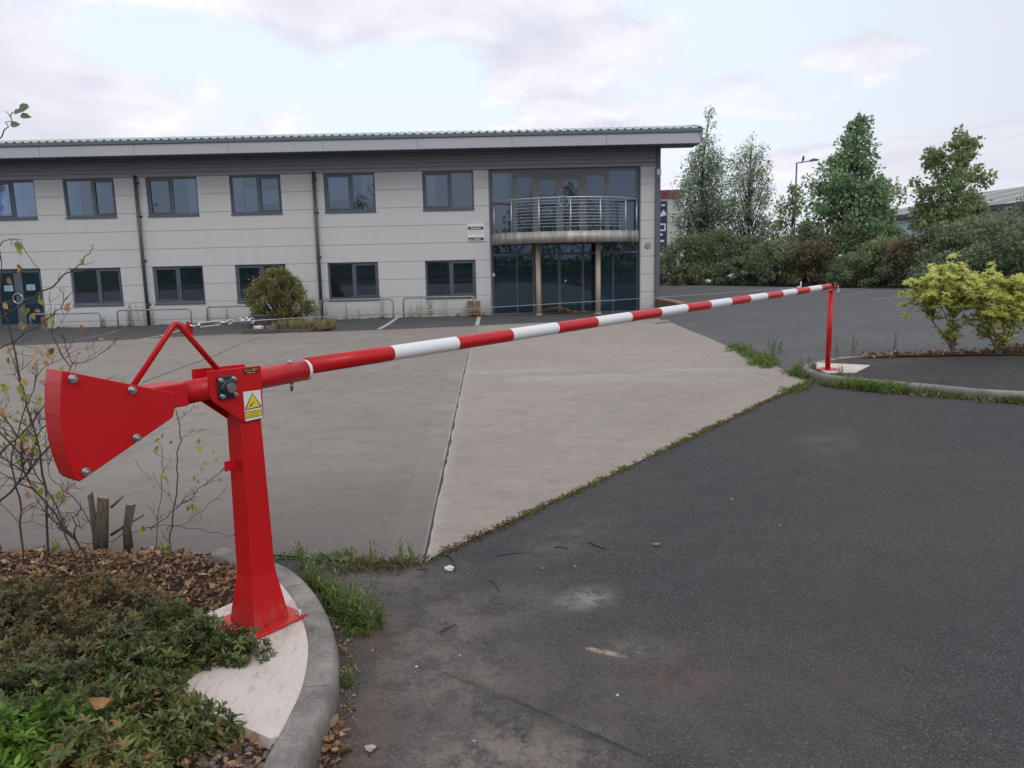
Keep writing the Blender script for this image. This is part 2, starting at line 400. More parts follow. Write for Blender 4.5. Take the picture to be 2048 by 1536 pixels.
def m_soil():
    m, t = material('soil'); P = t.pos(); n = t.noise(P, 14, 8, .7); n2 = t.noise(P, 60, 4, .7)
    finish(t, t.ramp(n, [(.25, (.030, .022, .016)), (.5, (.075, .05, .036)), (.8, (.15, .115, .09))]), .95, t.math('ADD', n, t.math('MULTIPLY', n2, .5)), 1.0, .03, spec=.1)
    return m
M_SOIL = m_soil()
def m_verge():
    m, t = material('verge'); P = t.pos(); n = t.noise(P, .6, 6, .65)
    finish(t, t.ramp(n, [(.3, (.04, .055, .022)), (.7, (.09, .095, .045))]), .95, t.noise(P, 30, 4, .7), .8, .03, spec=.1)
    return m
def m_kerb():
    m, t = material('kerb concrete'); P = t.pos(); n = t.noise(P, 5, 6, .7); g = t.noise(P, 120, 3, .7); pz = t.sep(P)[2]
    c = t.ramp(n, [(.28, (.115, .106, .097)), (.5, (.235, .218, .198)), (.72, (.36, .33, .30))])
    c = t.mix(1.0, c, t.ramp(g, [(.3, .75), (.7, 1.25)]), 'MULTIPLY')
    c = t.mix(t.math('MULTIPLY', t.smooth(t.math('ADD', pz, t.math('MULTIPLY', n, -.05)), .07, .0), .55), c, (.07, .062, .054))
    finish(t, c, .9, t.math('ADD', n, g), .5, .006, spec=.25); return m
M_KERB = m_kerb()
def m_pad():
    m, t = material('fresh concrete'); P = t.pos(); n = t.noise(P, 7, 6, .65); g = t.noise(P, 200, 2, .7)
    v = t.vmul(P, (9, 2, 1)); s = t.noise(v, 6, 3, .6)
    c = t.ramp(n, [(.3, (.56, .49, .44)), (.7, (.69, .615, .56))])
    c = t.mix(t.math('MULTIPLY', t.smooth(s, .58, .68), .45), c, (.36, .29, .25))
    sp = t.n('ShaderNodeTexVoronoi', {'Vector': P, 'Scale': 55.0}, feature='F1').outputs['Distance']
    c = t.mix(t.math('MULTIPLY', t.smooth(sp, .19, .10), t.smooth(t.noise(P, 6, 3), .47, .56)), c, (.12, .08, .06))
    gr = t.blob(P, (-1.05, 2.93), .30, .45); c = t.mix(t.math('MULTIPLY', t.math('MULTIPLY', gr, t.smooth(t.noise(P, 16, 5, .8), .42, .62)), .5), c, (.26, .19, .155))
    c = t.mix(t.math('MULTIPLY', t.smooth(t.noise(P, 3.5, 6, .75), .52, .70), .45), c, (.36, .29, .25))
    finish(t, c, .85, t.math('ADD', s, t.math('MULTIPLY', g, .3)), .25, .004, spec=.3); return m
M_PAD = m_pad()
def m_line():
    m, t = material('white line paint'); P = t.pos(); n = t.noise(P, 18, 5, .75)
    finish(t, t.mix(t.smooth(n, .45, .62), (.62, .61, .60), (.20, .195, .19)), .8, n, .2, .004); return m
M_LINE = m_line()
def m_faded():
    m, t = material('faded line paint'); P = t.pos(); n = t.noise(P, 12, 5, .75)
    finish(t, t.mix(t.smooth(n, .35, .6), (.40, .39, .37), (.15, .148, .145)), .85, n, .2, .004); return m
M_FADED = m_faded()

xs = sorted(set(list(np.arange(-12, 9.1, 1.5)) + [5.05, 5.2, 5.35, 5.6] + [-400, -200, -100, -50, -30, -20, 14, 20, 30, 50, 100, 200, 400]))
ys = sorted(set(list(np.arange(10, 28, 1.0)) + [-400, -100, -30, -10, 0, 5, 23.5, 27.5, 30, 40, 60, 100, 200, 500]))
sheet('ground', [(-450, -420), (450, -420), (450, 700), (-450, 700)], -.07, m_verge(), xs=xs, ys=ys, zf=lambda x, y: zg(x, y)-(.35 if -14 < x < 9 and 8 < y < 29 else 0))
sheet('road', [(-26, -9), (32, -9), (32, 8.1), (9, 8.1), (4.0, 10.6), (-2, 10.6), (-26, 10.6)], 0.0, M_ROAD, 1.0)

J0, J1 = np.array([-.475, 3.80]), np.array([-.75, 13.97])
def jx_at(y): return J0[0] + (y-J0[1])*(J1[0]-J0[0])/(J1[1]-J0[1])
far = [G(*p)[:2] for p in [(1312, 637), (1130, 644), (949, 652), (755, 661), (480, 668), (320, 676), (86, 690)]]
jfar = far[2]; jfx = jx_at(jfar[1])
jq = random.Random(11); jag = [(jx_at(y)+.006+max(-.003, jq.gauss(.001, .005)), y) for y in np.arange(jfar[1]-.3, 3.9, -.13)]
right_slab = [(jx_at(3.78)+.007, 3.78), (-.428, 3.86), (.595, 5.19), (1.619, 6.54), (3.30, 8.78), (3.56, 9.15), (3.60, 9.45), (3.66, 13.1), tuple(far[0]), tuple(far[1]), (jfx+.007, jfar[1])] + jag
sheet('concrete_apron', right_slab, .008, M_CONC_R, .75)
left_slab = [(jfx-.006, jfar[1])] + [tuple(p) for p in far[3:]] + [(-26, 16.2), (-26, 5.0), (-6.2, 4.38), (-2.9, 4.07), (-1.9, 3.98), (-1.272, 3.93), (-.873, 3.82), (jx_at(3.78)-.006, 3.78)]
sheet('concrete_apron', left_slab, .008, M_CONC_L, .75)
jd = simple('joint sealant', (.060, .055, .050), .9, 0, .3, 20)
sheet('slab_joint', [(jx_at(3.7)-.03, 3.7), (jx_at(3.7)+.03, 3.7), (jfx+.03, jfar[1]-.03), (jfx-.03, jfar[1]-.03)], .004, jd, .75)
def strip(name, pts, width, dz, mat, step=.5):
    P = [np.array(p[:2]) for p in pts]; L = []; Rr = []
    for i, p in enumerate(P):
        d = (P[min(i+1, len(P)-1)]-P[max(i-1, 0)]); d /= np.linalg.norm(d); n = np.array([-d[1], d[0]])
        L.append(tuple(p+n*width/2)); Rr.append(tuple(p-n*width/2))
    return sheet(name, L+Rr[::-1], dz, mat, step)
strip('slab_joint', [G(522, 676), G(427, 714), G(285, 766)], .02, .0125, simple('dusty joint', (.12, .108, .098), .9, 0, .4, 6))
# tarmac strip in front of the office, and the car park beyond the concrete
fore = [(far[-1][0], far[-1][1]-.3)] + [(p[0], p[1]-.3) for p in far[::-1][1:]] + [(6.0, far[0][1]-.3), (5.75, 23.6), (5.17, 27.3), (-26, 27.3), (-26, 15.9)]
sheet('forecourt', fore, .0015, M_STRIP, .75)
park = [(3.5, 9.05), (4.3, 10.45), (5.1, 10.75), (6.0, 10.85), (7.5, 11.2), (14, 12.5), (34, 14), (34, 24), (14.5, 31.2), (8.2, 40.2), (5.3, 44), (5.3, 27.2), (5.62, 23.5), (4.3, 22.95), (3.5, 18.6), (3.5, 13)]
sheet('car_park', park, .0055, M_PARK, .75)
for a, b in [((1674, 580), (1737, 576)), ((1685, 590), (1798, 580)), ((1747, 599), (1808, 594)), ((1830, 604), (1900, 600))]:
    strip('bay_marking', [G(*a), G(*b)], .10, .008, M_FADED, 2)
strip('bay_marking', [G(140, 682), G(238, 661)], .09, .008, M_FADED, 2)
strip('bay_marking', [G(278, 680), G(372, 656)], .11, .008, M_LINE, 2)
strip('bay_marking', [G(757, 659), G(796, 635)], .13, .008, M_LINE, 2)
strip('bay_marking', [G(954, 651), G(958, 634)], .12, .008, M_LINE, 2)
strip('bay_marking', [G(944, 690), G(953, 652.5)], .10, .013, M_FADED, 2)
strip('bay_marking', [G(1320, 594), G(1410, 588)], .08, .008, M_FADED, 3)

# ---- kerbs: swept profile with open joints between stones
def kerb(name, path, h, wid, stone=.92, n=8):
    P = catmull(path, n); s = [0.0]
    for a, b in zip(P, P[1:]): s.append(s[-1]+np.linalg.norm(b-a))
    mb = MB(); seg = []
    total = s[-1]; P = np.array(P); s = np.array(s)
    def at(t): return np.array([np.interp(t, s, P[:, 0]), np.interp(t, s, P[:, 1])])
    k = 0; t0 = 0.0
    while t0 < total-.05:
        t1 = min(total, t0+stone); m = 9; rows = []
        for i in range(m):
            t = t0+.003+(t1-t0-.006)*i/(m-1)
            d = at(min(total, t+.02))-at(max(0, t-.02)); d /= np.linalg.norm(d); o = np.array([d[1], -d[0]]); c = at(t)   # o: outwards, to the right of travel
            z0 = zg(c[0], c[1])
            prof = [(.014, -.05), (.006, h*.6), (0, h*.82), (-.006, h*.93), (-.016, h*.985), (-.03, h), (-wid+.012, h), (-wid, h-.012), (-wid, -.05)]
            jz = 0
            rows += [(c[0]+o[0]*u, c[1]+o[1]*u, z0+v+(jz if v > 0 else 0)) for u, v in prof]
        q = 9; fs = [[i*q+j, i*q+j+1, (i+1)*q+j+1, (i+1)*q+j] for i in range(m-1) for j in range(q-1)]
        mb.add(rows, fs, 0, True); mb.add(rows[:q], [list(range(q))[::-1]]); mb.add(rows[-q:], [list(range(q))])
        t0 = t1; k += 1
    me = mb.mesh(name, M_KERB)
    return ob(name, me, kind='structure')
KPATH = [(-.66, .6), (-.65, 1.4), (-.642, 2.0), (-.636, 2.27), (-.640, 2.45), (-.680, 2.69), (-.742, 2.89), (-.852, 3.14), (-1.0, 3.385), (-1.15, 3.55), (-1.48, 3.78), (-1.95, 3.94), (-2.9, 4.04), (-4.5, 4.18), (-6.2, 4.36)]
kerb('kerb', [tuple(p) for p in KPATH[:11]], .12, .108)
kin = []
Pk = catmull(KPATH, 6)
for i, p in enumerate(Pk):
    d = Pk[min(i+1, len(Pk)-1)]-Pk[max(i-1, 0)]; d /= np.linalg.norm(d); kin.append(p-np.array([d[1], -d[0]])*.104)
def bed_z(x, y):
    n = math.sin(x*7+1)*math.sin(y*9)*.012+math.sin(x*17)*math.sin(y*15+2)*.007
    e = .055 + .05*sst(2.2, 3.2, y)*sst(-1.2, -1.8, x) + n
    if y < 2.45 and x > -1.3: e += .012
    if x < -1.35: e *= 1-sst(3.62, 4.02, y+.05*math.sin(x*6))*.88
    return e
bed_edge = [tuple(p) for p in kin if p[0] > -1.42] + [(p[0], p[1]+.12+.04*math.sin(p[0]*9)) for p in kin if p[0] <= -1.42]
sheet('planting_bed', bed_edge + [(-6.2, .6)], 0, M_SOIL, .12, zf=bed_z)
# pad under the barrier post
pin = [tuple(p) for p in kin if 2.16 < p[1] < 3.33 and p[0] > -1.2]
pad = [(p[0]+.001, p[1]) for p in pin] + [(-1.085, 3.325), (-1.29, 3.02), (-1.47, 2.80), (-1.05, 2.33), (-.765, 2.155)]
def slab(name, poly, z0, z1, mat, bevel=.006):
    mb = MB(); mb.prism([tuple(p) for p in poly], 'z', z0, z1); me = mb.mesh(name, mat, bevel); return ob(name, me, kind='structure')
slab('concrete_pad', pad, .0, .114, M_PAD)

# ---- island on the right
ISL = [(12, 5.6), (8, 6.6), (5.19, 7.62), (4.49, 8.19), (4.02, 8.60), (3.74, 8.95), (3.66, 9.3), (3.70, 9.66), (3.86, 9.98), (4.1, 10.2), (4.57, 10.56), (5.1, 10.68), (6.0, 10.80), (7.5, 11.13), (11, 11.8), (14, 12.3)]
kerb('kerb', [tuple(p) for p in ISL][::-1], .10, .09, 1.4)
isl_in = []
Pi_ = catmull(ISL, 5)
for i, p in enumerate(Pi_):
    d = Pi_[min(i+1, len(Pi_)-1)]-Pi_[max(i-1, 0)]; d /= np.linalg.norm(d); isl_in.append(p+np.array([d[1], -d[0]])*.087)
sheet('pavement', [tuple(p) for p in isl_in] + [(14, 6.2)], .092, M_PATH, .5, zf=lambda x, y: 0)
slab('concrete_pad', [(3.80, 9.50), (4.02, 10.04), (4.56, 9.70), (4.14, 9.16), (3.80, 9.18)], .03, .105, M_PAD, .004)
mul = [(4.75, 10.45), (5.1, 10.58), (6.0, 10.70), (7.5, 11.02), (11, 11.7), (11, 10.6), (8.0, 10.28), (7.2, 10.30), (6.2, 10.42), (5.4, 10.42)]
sheet('planting_strip', mul, .10, M_SOIL, .3, zf=lambda x, y: .012*math.sin(x*9)*math.sin(y*13)+.008)

# ================================================================ BARRIER
def m_paint(name, col, rough=.36, coat=.08):
    m, t = material(name); P = t.objc(); n = t.noise(P, 3.0, 4); g = t.noise(P, 55, 3, .6); d = t.noise(P, 14, 6, .75)
    c = t.mix(n, tuple(x*.92 for x in col), tuple(min(1, x*1.06) for x in col))
    c = t.mix(t.math('MULTIPLY', t.smooth(d, .60, .80), .22), c, (.20, .12, .10))
    pz = t.sep(P)[2]; dz = t.math('MULTIPLY', t.smooth(t.math('ADD', pz, t.math('MULTIPLY', d, -.16)), .06, -.07), t.smooth(t.noise(P, 40, 4, .75), .40, .62))
    c = t.mix(t.math('MULTIPLY', dz, .32), c, (.24, .15, .12))
    sc_ = t.noise(t.vmul(P, (1, 1, 6)), 26, 3, .8); c = t.mix(t.math('MULTIPLY', t.smooth(sc_, .70, .76), .35), c, tuple(min(1, x*1.2+.10) for x in col))
    rr = t.n('ShaderNodeMapRange', {0: n, 1: .3, 2: .7, 3: rough*.85, 4: rough*1.35}).outputs[0]
    finish(t, c, rr, g, .05, .002, coat=coat, spec=.32); return m
RED = m_paint('red gloss paint', (.53, .008, .011))
WHITE = m_paint('white gloss paint', (.78, .79, .80), .3)
ZINC = simple('zinc plated steel', (.62, .63, .65), .28, 1.0, .12, 60)
STEEL = simple('bare steel', (.42, .40, .37), .35, 1.0, .15, 80)
BLACK = simple('bearing housing enamel', (.022, .030, .042), .35, 0, .2, 30)
BLK = simple('black vinyl', (.012, .012, .013), .4)
YEL = simple('yellow vinyl', (.78, .60, .025), .4, var=.04)
WHT = simple('white vinyl', (.74, .75, .79), .4, var=.03)
GREENP = simple('green plastic plug', (.02, .22, .13), .4)
GALV = simple('galvanised steel', (.42, .44, .46), .42, 1.0, .2, 14)

bx, by = -1.047, 2.942; ARM = R_(52.577)
bar = thing('gate_barrier', 'red and white striped counterbalanced arm barrier on a red steel post, closed across the entrance', 'barrier', (bx, by, .116), ARM)
Z0 = -.016      # survey heights were read from the .100 level
# post, tapering, flared foot
mb = MB()
def ring(h, z): return [(-h, -h, z), (h, -h, z), (h, h, z), (-h, h, z)]
lv = [(.083, .012), (.0545, .215), (.053, .26), (.0455, .87)]
vs = []; 
for h, z in lv: vs += ring(h, z)
fs = [(i*4+k, i*4+(k+1) % 4, i*4+4+(k+1) % 4, i*4+4+k) for i in range(3) for k in range(4)] + [(3, 2, 1, 0), (12, 13, 14, 15)]
mb.add(vs, fs); part('post', mb, RED, bar, .004)
mb = MB(); mb.box(-.134, .134, -.134, .134, 0, .012); bp = part('base_plate', mb, RED, bar, .002)
for sx in (-1, 1):
    for sy in (-1, 1):
        q = MB(); q.bolt((sx*.112, sy*.112, .012), (0, 0, 1), .0095, .016); part('bolt', q, ZINC, bp)
# side plates
PL = [(-.168, 1.067), (.054, 1.060), (.0565, 1.05), (.051, .862), (.042, .853), (-.036, .853), (-.155, .952), (-.168, .972)]
for sy in (-1, 1):
    mb = MB(); mb.prism([(x, z+Z0) for x, z in PL], 'y', sy*.0475, sy*.0555); part('side_plate', mb, RED, bar, .0018)
mb = MB(); mb.box(.028, .036, -.0472, .0472, .855, .93); part('stiffener', mb, RED, bar, .001)
# sleeve, tail box, boom
AX = lambda x: 1.0 + Z0 + .0032*x
mb = MB(); mb.tube([(-.262, 0, AX(-.262)-.008), (0, 0, AX(0)), (.298, 0, AX(.298)+.006)], .0425, 32); slv = part('boom_sleeve', mb, RED, bar)
mb = MB(); mb.tube([(.298, 0, AX(.3)+.006), (.312, 0, AX(.312)+.006)], .0435, 32); part('end_ring', mb, WHITE, slv)
q = MB(); q.cyl((.232, 0, AX(.23)+.040), (.232, 0, AX(.23)+.056), .0085, 14); q.cyl((.232, 0, AX(.23)-.072), (.232, 0, AX(.23)+.041), .005, 10); q.cyl((.232, 0, AX(.23)-.062), (.232, 0, AX(.23)-.040), .0075, 6); part('locking_bolt', q, STEEL, slv)
mb = MB(); xs_ = [.312, .792] + [.792+.4575*k for k in range(1, 16)] + [8.07]
stripe = [0] + [1 if k % 2 == 0 else 0 for k in range(0, 16)]
pts = []; mis = []
for i in range(len(xs_)-1):
    pts.append(xs_[i]); mis.append(stripe[i] if i < len(stripe) else 1)
pts.append(xs_[-1])
mb.tube([(x, 0, 1.022+Z0+.0006*x) for x in pts], .0355, 32, mis=mis); part('boom', mb, [RED, WHITE], bar)
q = MB(); q.tube([(6.93, 0, 1.06+Z0), (6.96, 0, 1.095+Z0), (6.95, 0, 1.125+Z0)], .007, 8); q.box(6.86, 6.93, -.012, .012, 1.062+Z0, 1.078+Z0); part('rope_anchor', q, WHITE, bar)
# counterweight
arc = [(-.660, 1.134), (-.6685, 1.095), (-.6755, 1.05), (-.681, .995), (-.682, .941), (-.6805, .90), (-.676, .861), (-.6685, .822), (-.660, .786), (-.648, .770)]
CW = arc + [(-.318, .922), (-.3165, .945), (-.3165, 1.010), (-.30, 1.006)]
CWp = arc + [(-.317, .922), (-.308, .947), (-.300, 1.007)]
mb = MB(); mb.prism([(x, z+Z0) for x, z in CWp], 'y', -.0585, .0585); cw = part('counterweight', mb, RED, bar, .003)
mb = MB(); mb.box(-.50, -.249, -.0525, .0525, .953+Z0, 1.037+Z0); part('tail_box', mb, RED, bar, .006)
for x, z in [(-.634, 1.105), (-.452, 1.041), (-.452, .877), (-.626, .800)]:
    for sy in (-1, 1):
        q = MB(); q.bolt((x, sy*.0585, z+Z0), (0, sy, 0), .0105, .019); part('bolt', q, ZINC, cw)
# bearing
for sy in (-1, 1):
    mb = MB(); mb.box(-.138, -.061, sy*.0555, sy*.066, .956+Z0, 1.041+Z0); mb.cyl((-.0995, sy*.066, .9985+Z0), (-.0995, sy*.079, .9985+Z0), .034, 24, r1=.027)
    be = part('bearing', mb, BLACK, bar, .004)
    for x, z in [(-.127, 1.029), (-.073, 1.028), (-.071, .968), (-.125, .969)]:
        q = MB(); q.bolt((x, sy*.066, z+Z0), (0, sy, 0), .0072, .013); part('bolt', q, ZINC, be)
    q = MB(); q.cyl((-.0975, sy*.06, .9985+Z0), (-.0975, sy*.092, .9985+Z0), .0185, 24); q.cyl((-.0975, sy*.092, .9985+Z0), (-.0975, sy*.0925, .9985+Z0), .012, 20); part('shaft', q, STEEL, be, .0015)
    q = MB(); q.cyl((-.126, sy*.066, 1.0+Z0), (-.126, sy*.076, 1.0+Z0), .0042, 8); part('grease_plug', q, GREENP, be)
# warning label and maker's label on the front plate
yl = -.0557
def flat(name, polys, y, mat, parent, t=.0006):
    mb = MB(); mb.prism([(x, z+Z0) for x, z in polys], 'y', y, y-t); return part(name, mb, mat, parent)
lab = flat('warning_label', [(-.031, .970), (.0455, .967), (.045, .857), (-.0295, .8555)], yl, WHT, bar)
TG = simple('dark olive ink', (.035, .045, .02), .5)
flat('triangle_border', [(.008, .9615), (.0435, .9045), (.0425, .899), (-.0265, .899), (-.0285, .9035)], yl-.0007, TG, lab, .0003)
flat('triangle', [(.008, .957), (.039, .9035), (-.0235, .9025)], yl-.0011, YEL, lab, .0003)
INK = simple('black ink', (.02, .017, .012), .5)
flat('pictogram', [(-.006, .915), (-.0035, .9185), (.0, .9165), (.010, .9255), (.0135, .9245), (.004, .915), (-.001, .912), (-.004, .9085), (-.009, .9095)], yl-.0015, INK, lab, .0002)
flat('caption_border', [(-.027, .893), (.042, .8915), (.042, .8655), (-.0265, .8645)], yl-.0007, TG, lab, .0003)
flat('caption_panel', [(-.0245, .8905), (.0395, .8893), (.0395, .868), (-.024, .867)], yl-.0011, YEL, lab, .0003)
mb = MB()
for k, (a, b) in enumerate([(-.021, .036), (-.017, .031), (-.020, .030)]): mb.prism([(a, .8865+Z0-.0062*k), (b, .886+Z0-.0062*k), (b, .8835+Z0-.0062*k), (a, .884+Z0-.0062*k)], 'y', yl-.0015, yl-.0017)
part('caption_print', mb, simple('worn ink', (.30, .20, .02), .6), lab)
st = flat('maker_label', [(-.0215, 1.056), (.0385, 1.0565), (.0385, 1.0365), (-.0195, 1.034)], yl, BLK, bar)
def lettering(s, size, mat, x, z, y, parent):
    me = text_mesh(s, size, mat, .0001)
    o = ob('lettering', me, parent); o.matrix_local = Matrix.Translation((x, y, z+Z0)) @ Matrix.Rotation(pi/2, 4, 'X') ; return o
lettering('ST', .0125, YEL, -.0095, 1.0478, yl-.0008, st); lettering('PEM', .0125, YEL, .0245, 1.0482, yl-.0008, st)
q = MB(); q.cyl((.0035, yl-.0006, 1.048+Z0), (.0035, yl-.0009, 1.048+Z0), .0048, 8); part('emblem', q, RED, st)
q = MB(); q.box(.0005, .0065, yl-.0012, yl-.0009, 1.0468+Z0, 1.0492+Z0); q.box(-.010, .028, yl-.0009, yl-.0006, 1.0385+Z0, 1.0398+Z0); part('small_print', q, WHT, st)
# tie frame, turnbuckle and wire rope
def arcpts(a, b, c, r, n=6):
    a, b, c = map(Vector, (a, b, c)); u = (a-b).normalized(); v = (c-b).normalized(); p0 = b+u*r; p1 = b+v*r; out = []
    for i in range(n+1):
        t = i/n; out.append(p0*(1-t)**2+b*2*t*(1-t)+p1*t*t)
    return out
pk = (-.241, 0, 1.252+Z0)
mb = MB(); mb.tube([(-.416, 0, 1.045+Z0)] + arcpts((-.416, 0, 1.045+Z0), pk, (-.080, 0, 1.04+Z0), .024) + [(-.075, 0, 1.035+Z0)], .0105, 14); tf = part('tie_frame', mb, RED, bar)
q = MB(); q.prism([(-.216, 1.212+Z0), (-.196, 1.192+Z0), (-.176, 1.210+Z0), (-.190, 1.246+Z0), (-.200, 1.250+Z0)], 'y', -.004, .004); part('eye_tab', q, RED, tf, .001)
q = MB()
q.tube([(-.196, -.010, 1.236+Z0), (-.187, -.014, 1.230+Z0), (-.176, -.010, 1.231+Z0), (-.172, 0, 1.231+Z0), (-.176, .010, 1.231+Z0), (-.187, .014, 1.230+Z0), (-.196, .010, 1.236+Z0)], .0033, 8)
q.tube([(-.178, 0, 1.231+Z0), (-.155, 0, 1.231+Z0)], .0033, 8)
for sz in (-1, 1): q.tube([(-.158, 0, 1.2315+Z0+sz*.003), (-.150, 0, 1.2318+Z0+sz*.008), (-.070, 0, 1.2335+Z0+sz*.008), (-.062, 0, 1.234+Z0+sz*.003)], .0030, 8)
q.cyl((-.160, 0, 1.2315+Z0), (-.150, 0, 1.2318+Z0), .0062, 10); q.cyl((-.070, 0, 1.2335+Z0), (-.060, 0, 1.234+Z0), .0062, 10)
q.tube([(-.062, 0, 1.234+Z0), (-.045, 0, 1.234+Z0), (-.036, 0, 1.238+Z0), (-.026, 0, 1.243+Z0), (-.018, 0, 1.239+Z0), (-.018, 0, 1.230+Z0), (-.027, 0, 1.226+Z0), (-.034, 0, 1.2255+Z0)], .0032, 8)
part('turnbuckle', q, ZINC, bar)
q = MB(); cz = lambda x: 1.2335 - (x+.02)*.0238 + Z0
q.tube([(-.024, .004, cz(-.02)), (.03, .004, cz(.03))], .0018, 6); q.tube([(-.024, -.004, cz(-.02)), (.03, -.004, cz(.03))], .0018, 6)
q.tube([(x, 0, cz(x) - .012*math.sin(pi*max(0, min(1, x/6.9)))) for x in np.linspace(.02, 6.945, 30)], .0021, 6)
part('wire_rope', q, GALV, bar)
for x in (.022, .052):
    q = MB(); q.cyl((x-.004, 0, cz(x)), (x+.004, 0, cz(x)), .0068, 10); q.tube([(x, 0, cz(x)-.004), (x, -.011, cz(x)-.006), (x, -.012, cz(x)+.01)], .0028, 6); q.cyl((x, .006, cz(x)+.004), (x, .006, cz(x)+.013), .0045, 6); part('rope_clip', q, ZINC, bar)
q = MB(); q.tube([(.068+.010*cos(a), 0, cz(.068)+.010*sin(a)) for a in np.linspace(0, 2*pi, 14)], .003, 6); part('thimble', q, ZINC, bar)
# lug at mid height of the post's back face
q = MB(); q.box(-.100, -.048, -.002, .002, .648, .688); part('padlock_lug', q, RED, bar, .001)
q = MB(); q.box(-.101, -.048, -.003, .003, .655, .668); 

# rest post
fx, fy = 3.905, 9.41
rp = thing('rest_post', 'slim red tubular post with a round foot under the free end of the arm', 'post', (fx, fy, .105), ARM)
mb = MB(); mb.cyl((0, 0, .008), (0, 0, .965), .031, 28); part('pole', mb, RED, rp)
mb = MB(); mb.cyl((0, 0, 0), (0, 0, .009), .125, 36); bp = part('base_plate', mb, RED, rp, .002)
for k in range(4):
    q = MB(); a = k*pi/2+pi/4; q.bolt((.098*cos(a), .098*sin(a), .009), (0, 0, 1), .008, .012); part('bolt', q, ZINC, bp)
mb = MB(); pr = [(.0405*cos(a), .0405*sin(a)) for a in np.linspace(pi*1.0, 2*pi, 15)]; po = [(.046*cos(a), .046*sin(a)) for a in np.linspace(pi*1.0, 2*pi, 15)]
cen = 1.027-.105+.1+Z0+.006
mb.prism([(y, cen+z) for y, z in po]+[(y, cen+z) for y, z in pr[::-1]], 'x', -.05, .05); mb.box(-.045, .045, -.048, -.0415, cen, cen+.05); mb.box(-.045, .045, .0415, .048, cen, cen+.05)
mb.cyl((0, 0, .96), (0, 0, cen-.0445), .024, 16)
part('cradle', mb, RED, rp)
q = MB(); q.tube([(.052, -.03, cen+.03), (.06, 0, cen+.052), (.052, .03, cen+.03)], .006, 8); q.box(.03, .06, -.052, -.047, cen-.02, cen+.045); part('hasp', q, simple('dark red steel', (.16, .012, .015), .5), rp)
pd = thing('padlock', 'small pale padlock hanging at the free end of the barrier arm', 'padlock', (fx+.075, fy-.02, .105+cen-.045), ARM)
mb = MB(); mb.box(-.026, .026, -.013, .013, -.03, .022); part('body', mb, simple('padlock casing', (.55, .58, .60), .35, .6), pd, .006)
q = MB(); q.tube([(-.016, 0, .02), (-.016, 0, .045), (-.008, 0, .058), (.008, 0, .058), (.016, 0, .045), (.016, 0, .02)], .0042, 10); part('shackle', q, ZINC, pd)

# ================================================================ OFFICE BUILDING
FY = 27.0; XR = 5.2; XL = -27.0
def m_panel():
    m, t = material('insulated wall panel'); P = t.pos(); px, py, pz = t.sep(P)
    n = t.noise(P, .35, 4); st = t.noise(t.vmul(P, (2.2, 1, .22)), 1.3, 5, .65); g = t.noise(P, 6, 5, .7)
    c = t.mix(n, (.535, .53, .53), (.59, .583, .578))
    c = t.mix(t.math('MULTIPLY', t.smooth(st, .50, .74), .24), c, (.40, .39, .37))
    c = t.mix(t.math('MULTIPLY', t.math('MULTIPLY', t.smooth(t.math('ADD', pz, t.math('MULTIPLY', g, .5)), .35, -.25), t.smooth(g, .3, .7)), .5), c, (.27, .26, .235))
    f = t.math('FRACT', t.math('DIVIDE', t.math('SUBTRACT', pz, .288), .608))
    d = t.math('ABSOLUTE', t.math('SUBTRACT', f, .5))
    j = t.smooth(d, .480, .486)
    c = t.mix(t.math('MULTIPLY', j, .56), c, (.13, .13, .135))
    dr = t.math('MULTIPLY', t.smooth(f, .40, .485), t.smooth(f, .52, .487))
    c = t.mix(t.math('MULTIPLY', dr, t.math('MULTIPLY', t.smooth(g, .45, .7), .22)), c, (.33, .32, .30))
    finish(t, c, .55, t.math('SUBTRACT', 1.0, j), .6, .01, spec=.35); return m
PANEL = m_panel()
FRAME = simple('window frame coating', (.085, .105, .130), .42, 0, .08, 4)
TRIM = simple('dark blue grey cladding', (.105, .120, .150), .45, 0, .07, 2)
FASCIA = simple('grey metal fascia', (.42, .42, .45), .5, .1, .10, .7)
LOUV = simple('profiled grey cladding', (.29, .285, .315), .45, .05, .08, 1.5)
GUT = simple('gutter edge', (.105, .135, .165), .45, 0, .08, 1)
ROOF = simple('pale green roof sheet', (.42, .47, .44), .5, .1, .12, 2)
PIPE = simple('downpipe coating', (.060, .080, .088), .4, 0, .1, 3)
INNER = simple('room lining', (.075, .09, .11), .9)
CURT = simple('pale blue blind', (.66, .76, .84), .8, 0, .12, 3)
CREAM = simple('cream column paint', (.56, .47, .37), .6, 0, .1, 4)
def m_glass(name, tint, ior, refl_tint=(1, 1, 1), body=(.05, .055, .06), bamt=.10):
    m, t = material(name)
    fr = t.n('ShaderNodeFresnel', {'IOR': ior}).outputs[0]
    wv = t.noise(t.pos(), 1.1, 2); b = t.n('ShaderNodeBump', {'Height': wv, 'Strength': .05, 'Distance': .02})
    gl = t.n('ShaderNodeBsdfGlossy', {'Color': (*refl_tint, 1), 'Roughness': .02}); t.t.links.new(b.outputs[0], gl.inputs['Normal'])
    tr = t.n('ShaderNodeBsdfTransparent', {'Color': (*tint, 1)})
    df = t.n('ShaderNodeBsdfDiffuse', {'Color': (*body, 1)})
    a = t.n('ShaderNodeMixShader', {0: bamt, 1: tr.outputs[0], 2: df.outputs[0]})
    s = t.n('ShaderNodeMixShader', {0: fr, 1: a.outputs[0], 2: gl.outputs[0]})
    o = t.n('ShaderNodeOutputMaterial'); t.t.links.new(s.outputs[0], o.inputs[0]); return m
GLASS = m_glass('window glass', (.72, .80, .88), 1.85, (.72, .82, .97), (.06, .09, .13), .10)
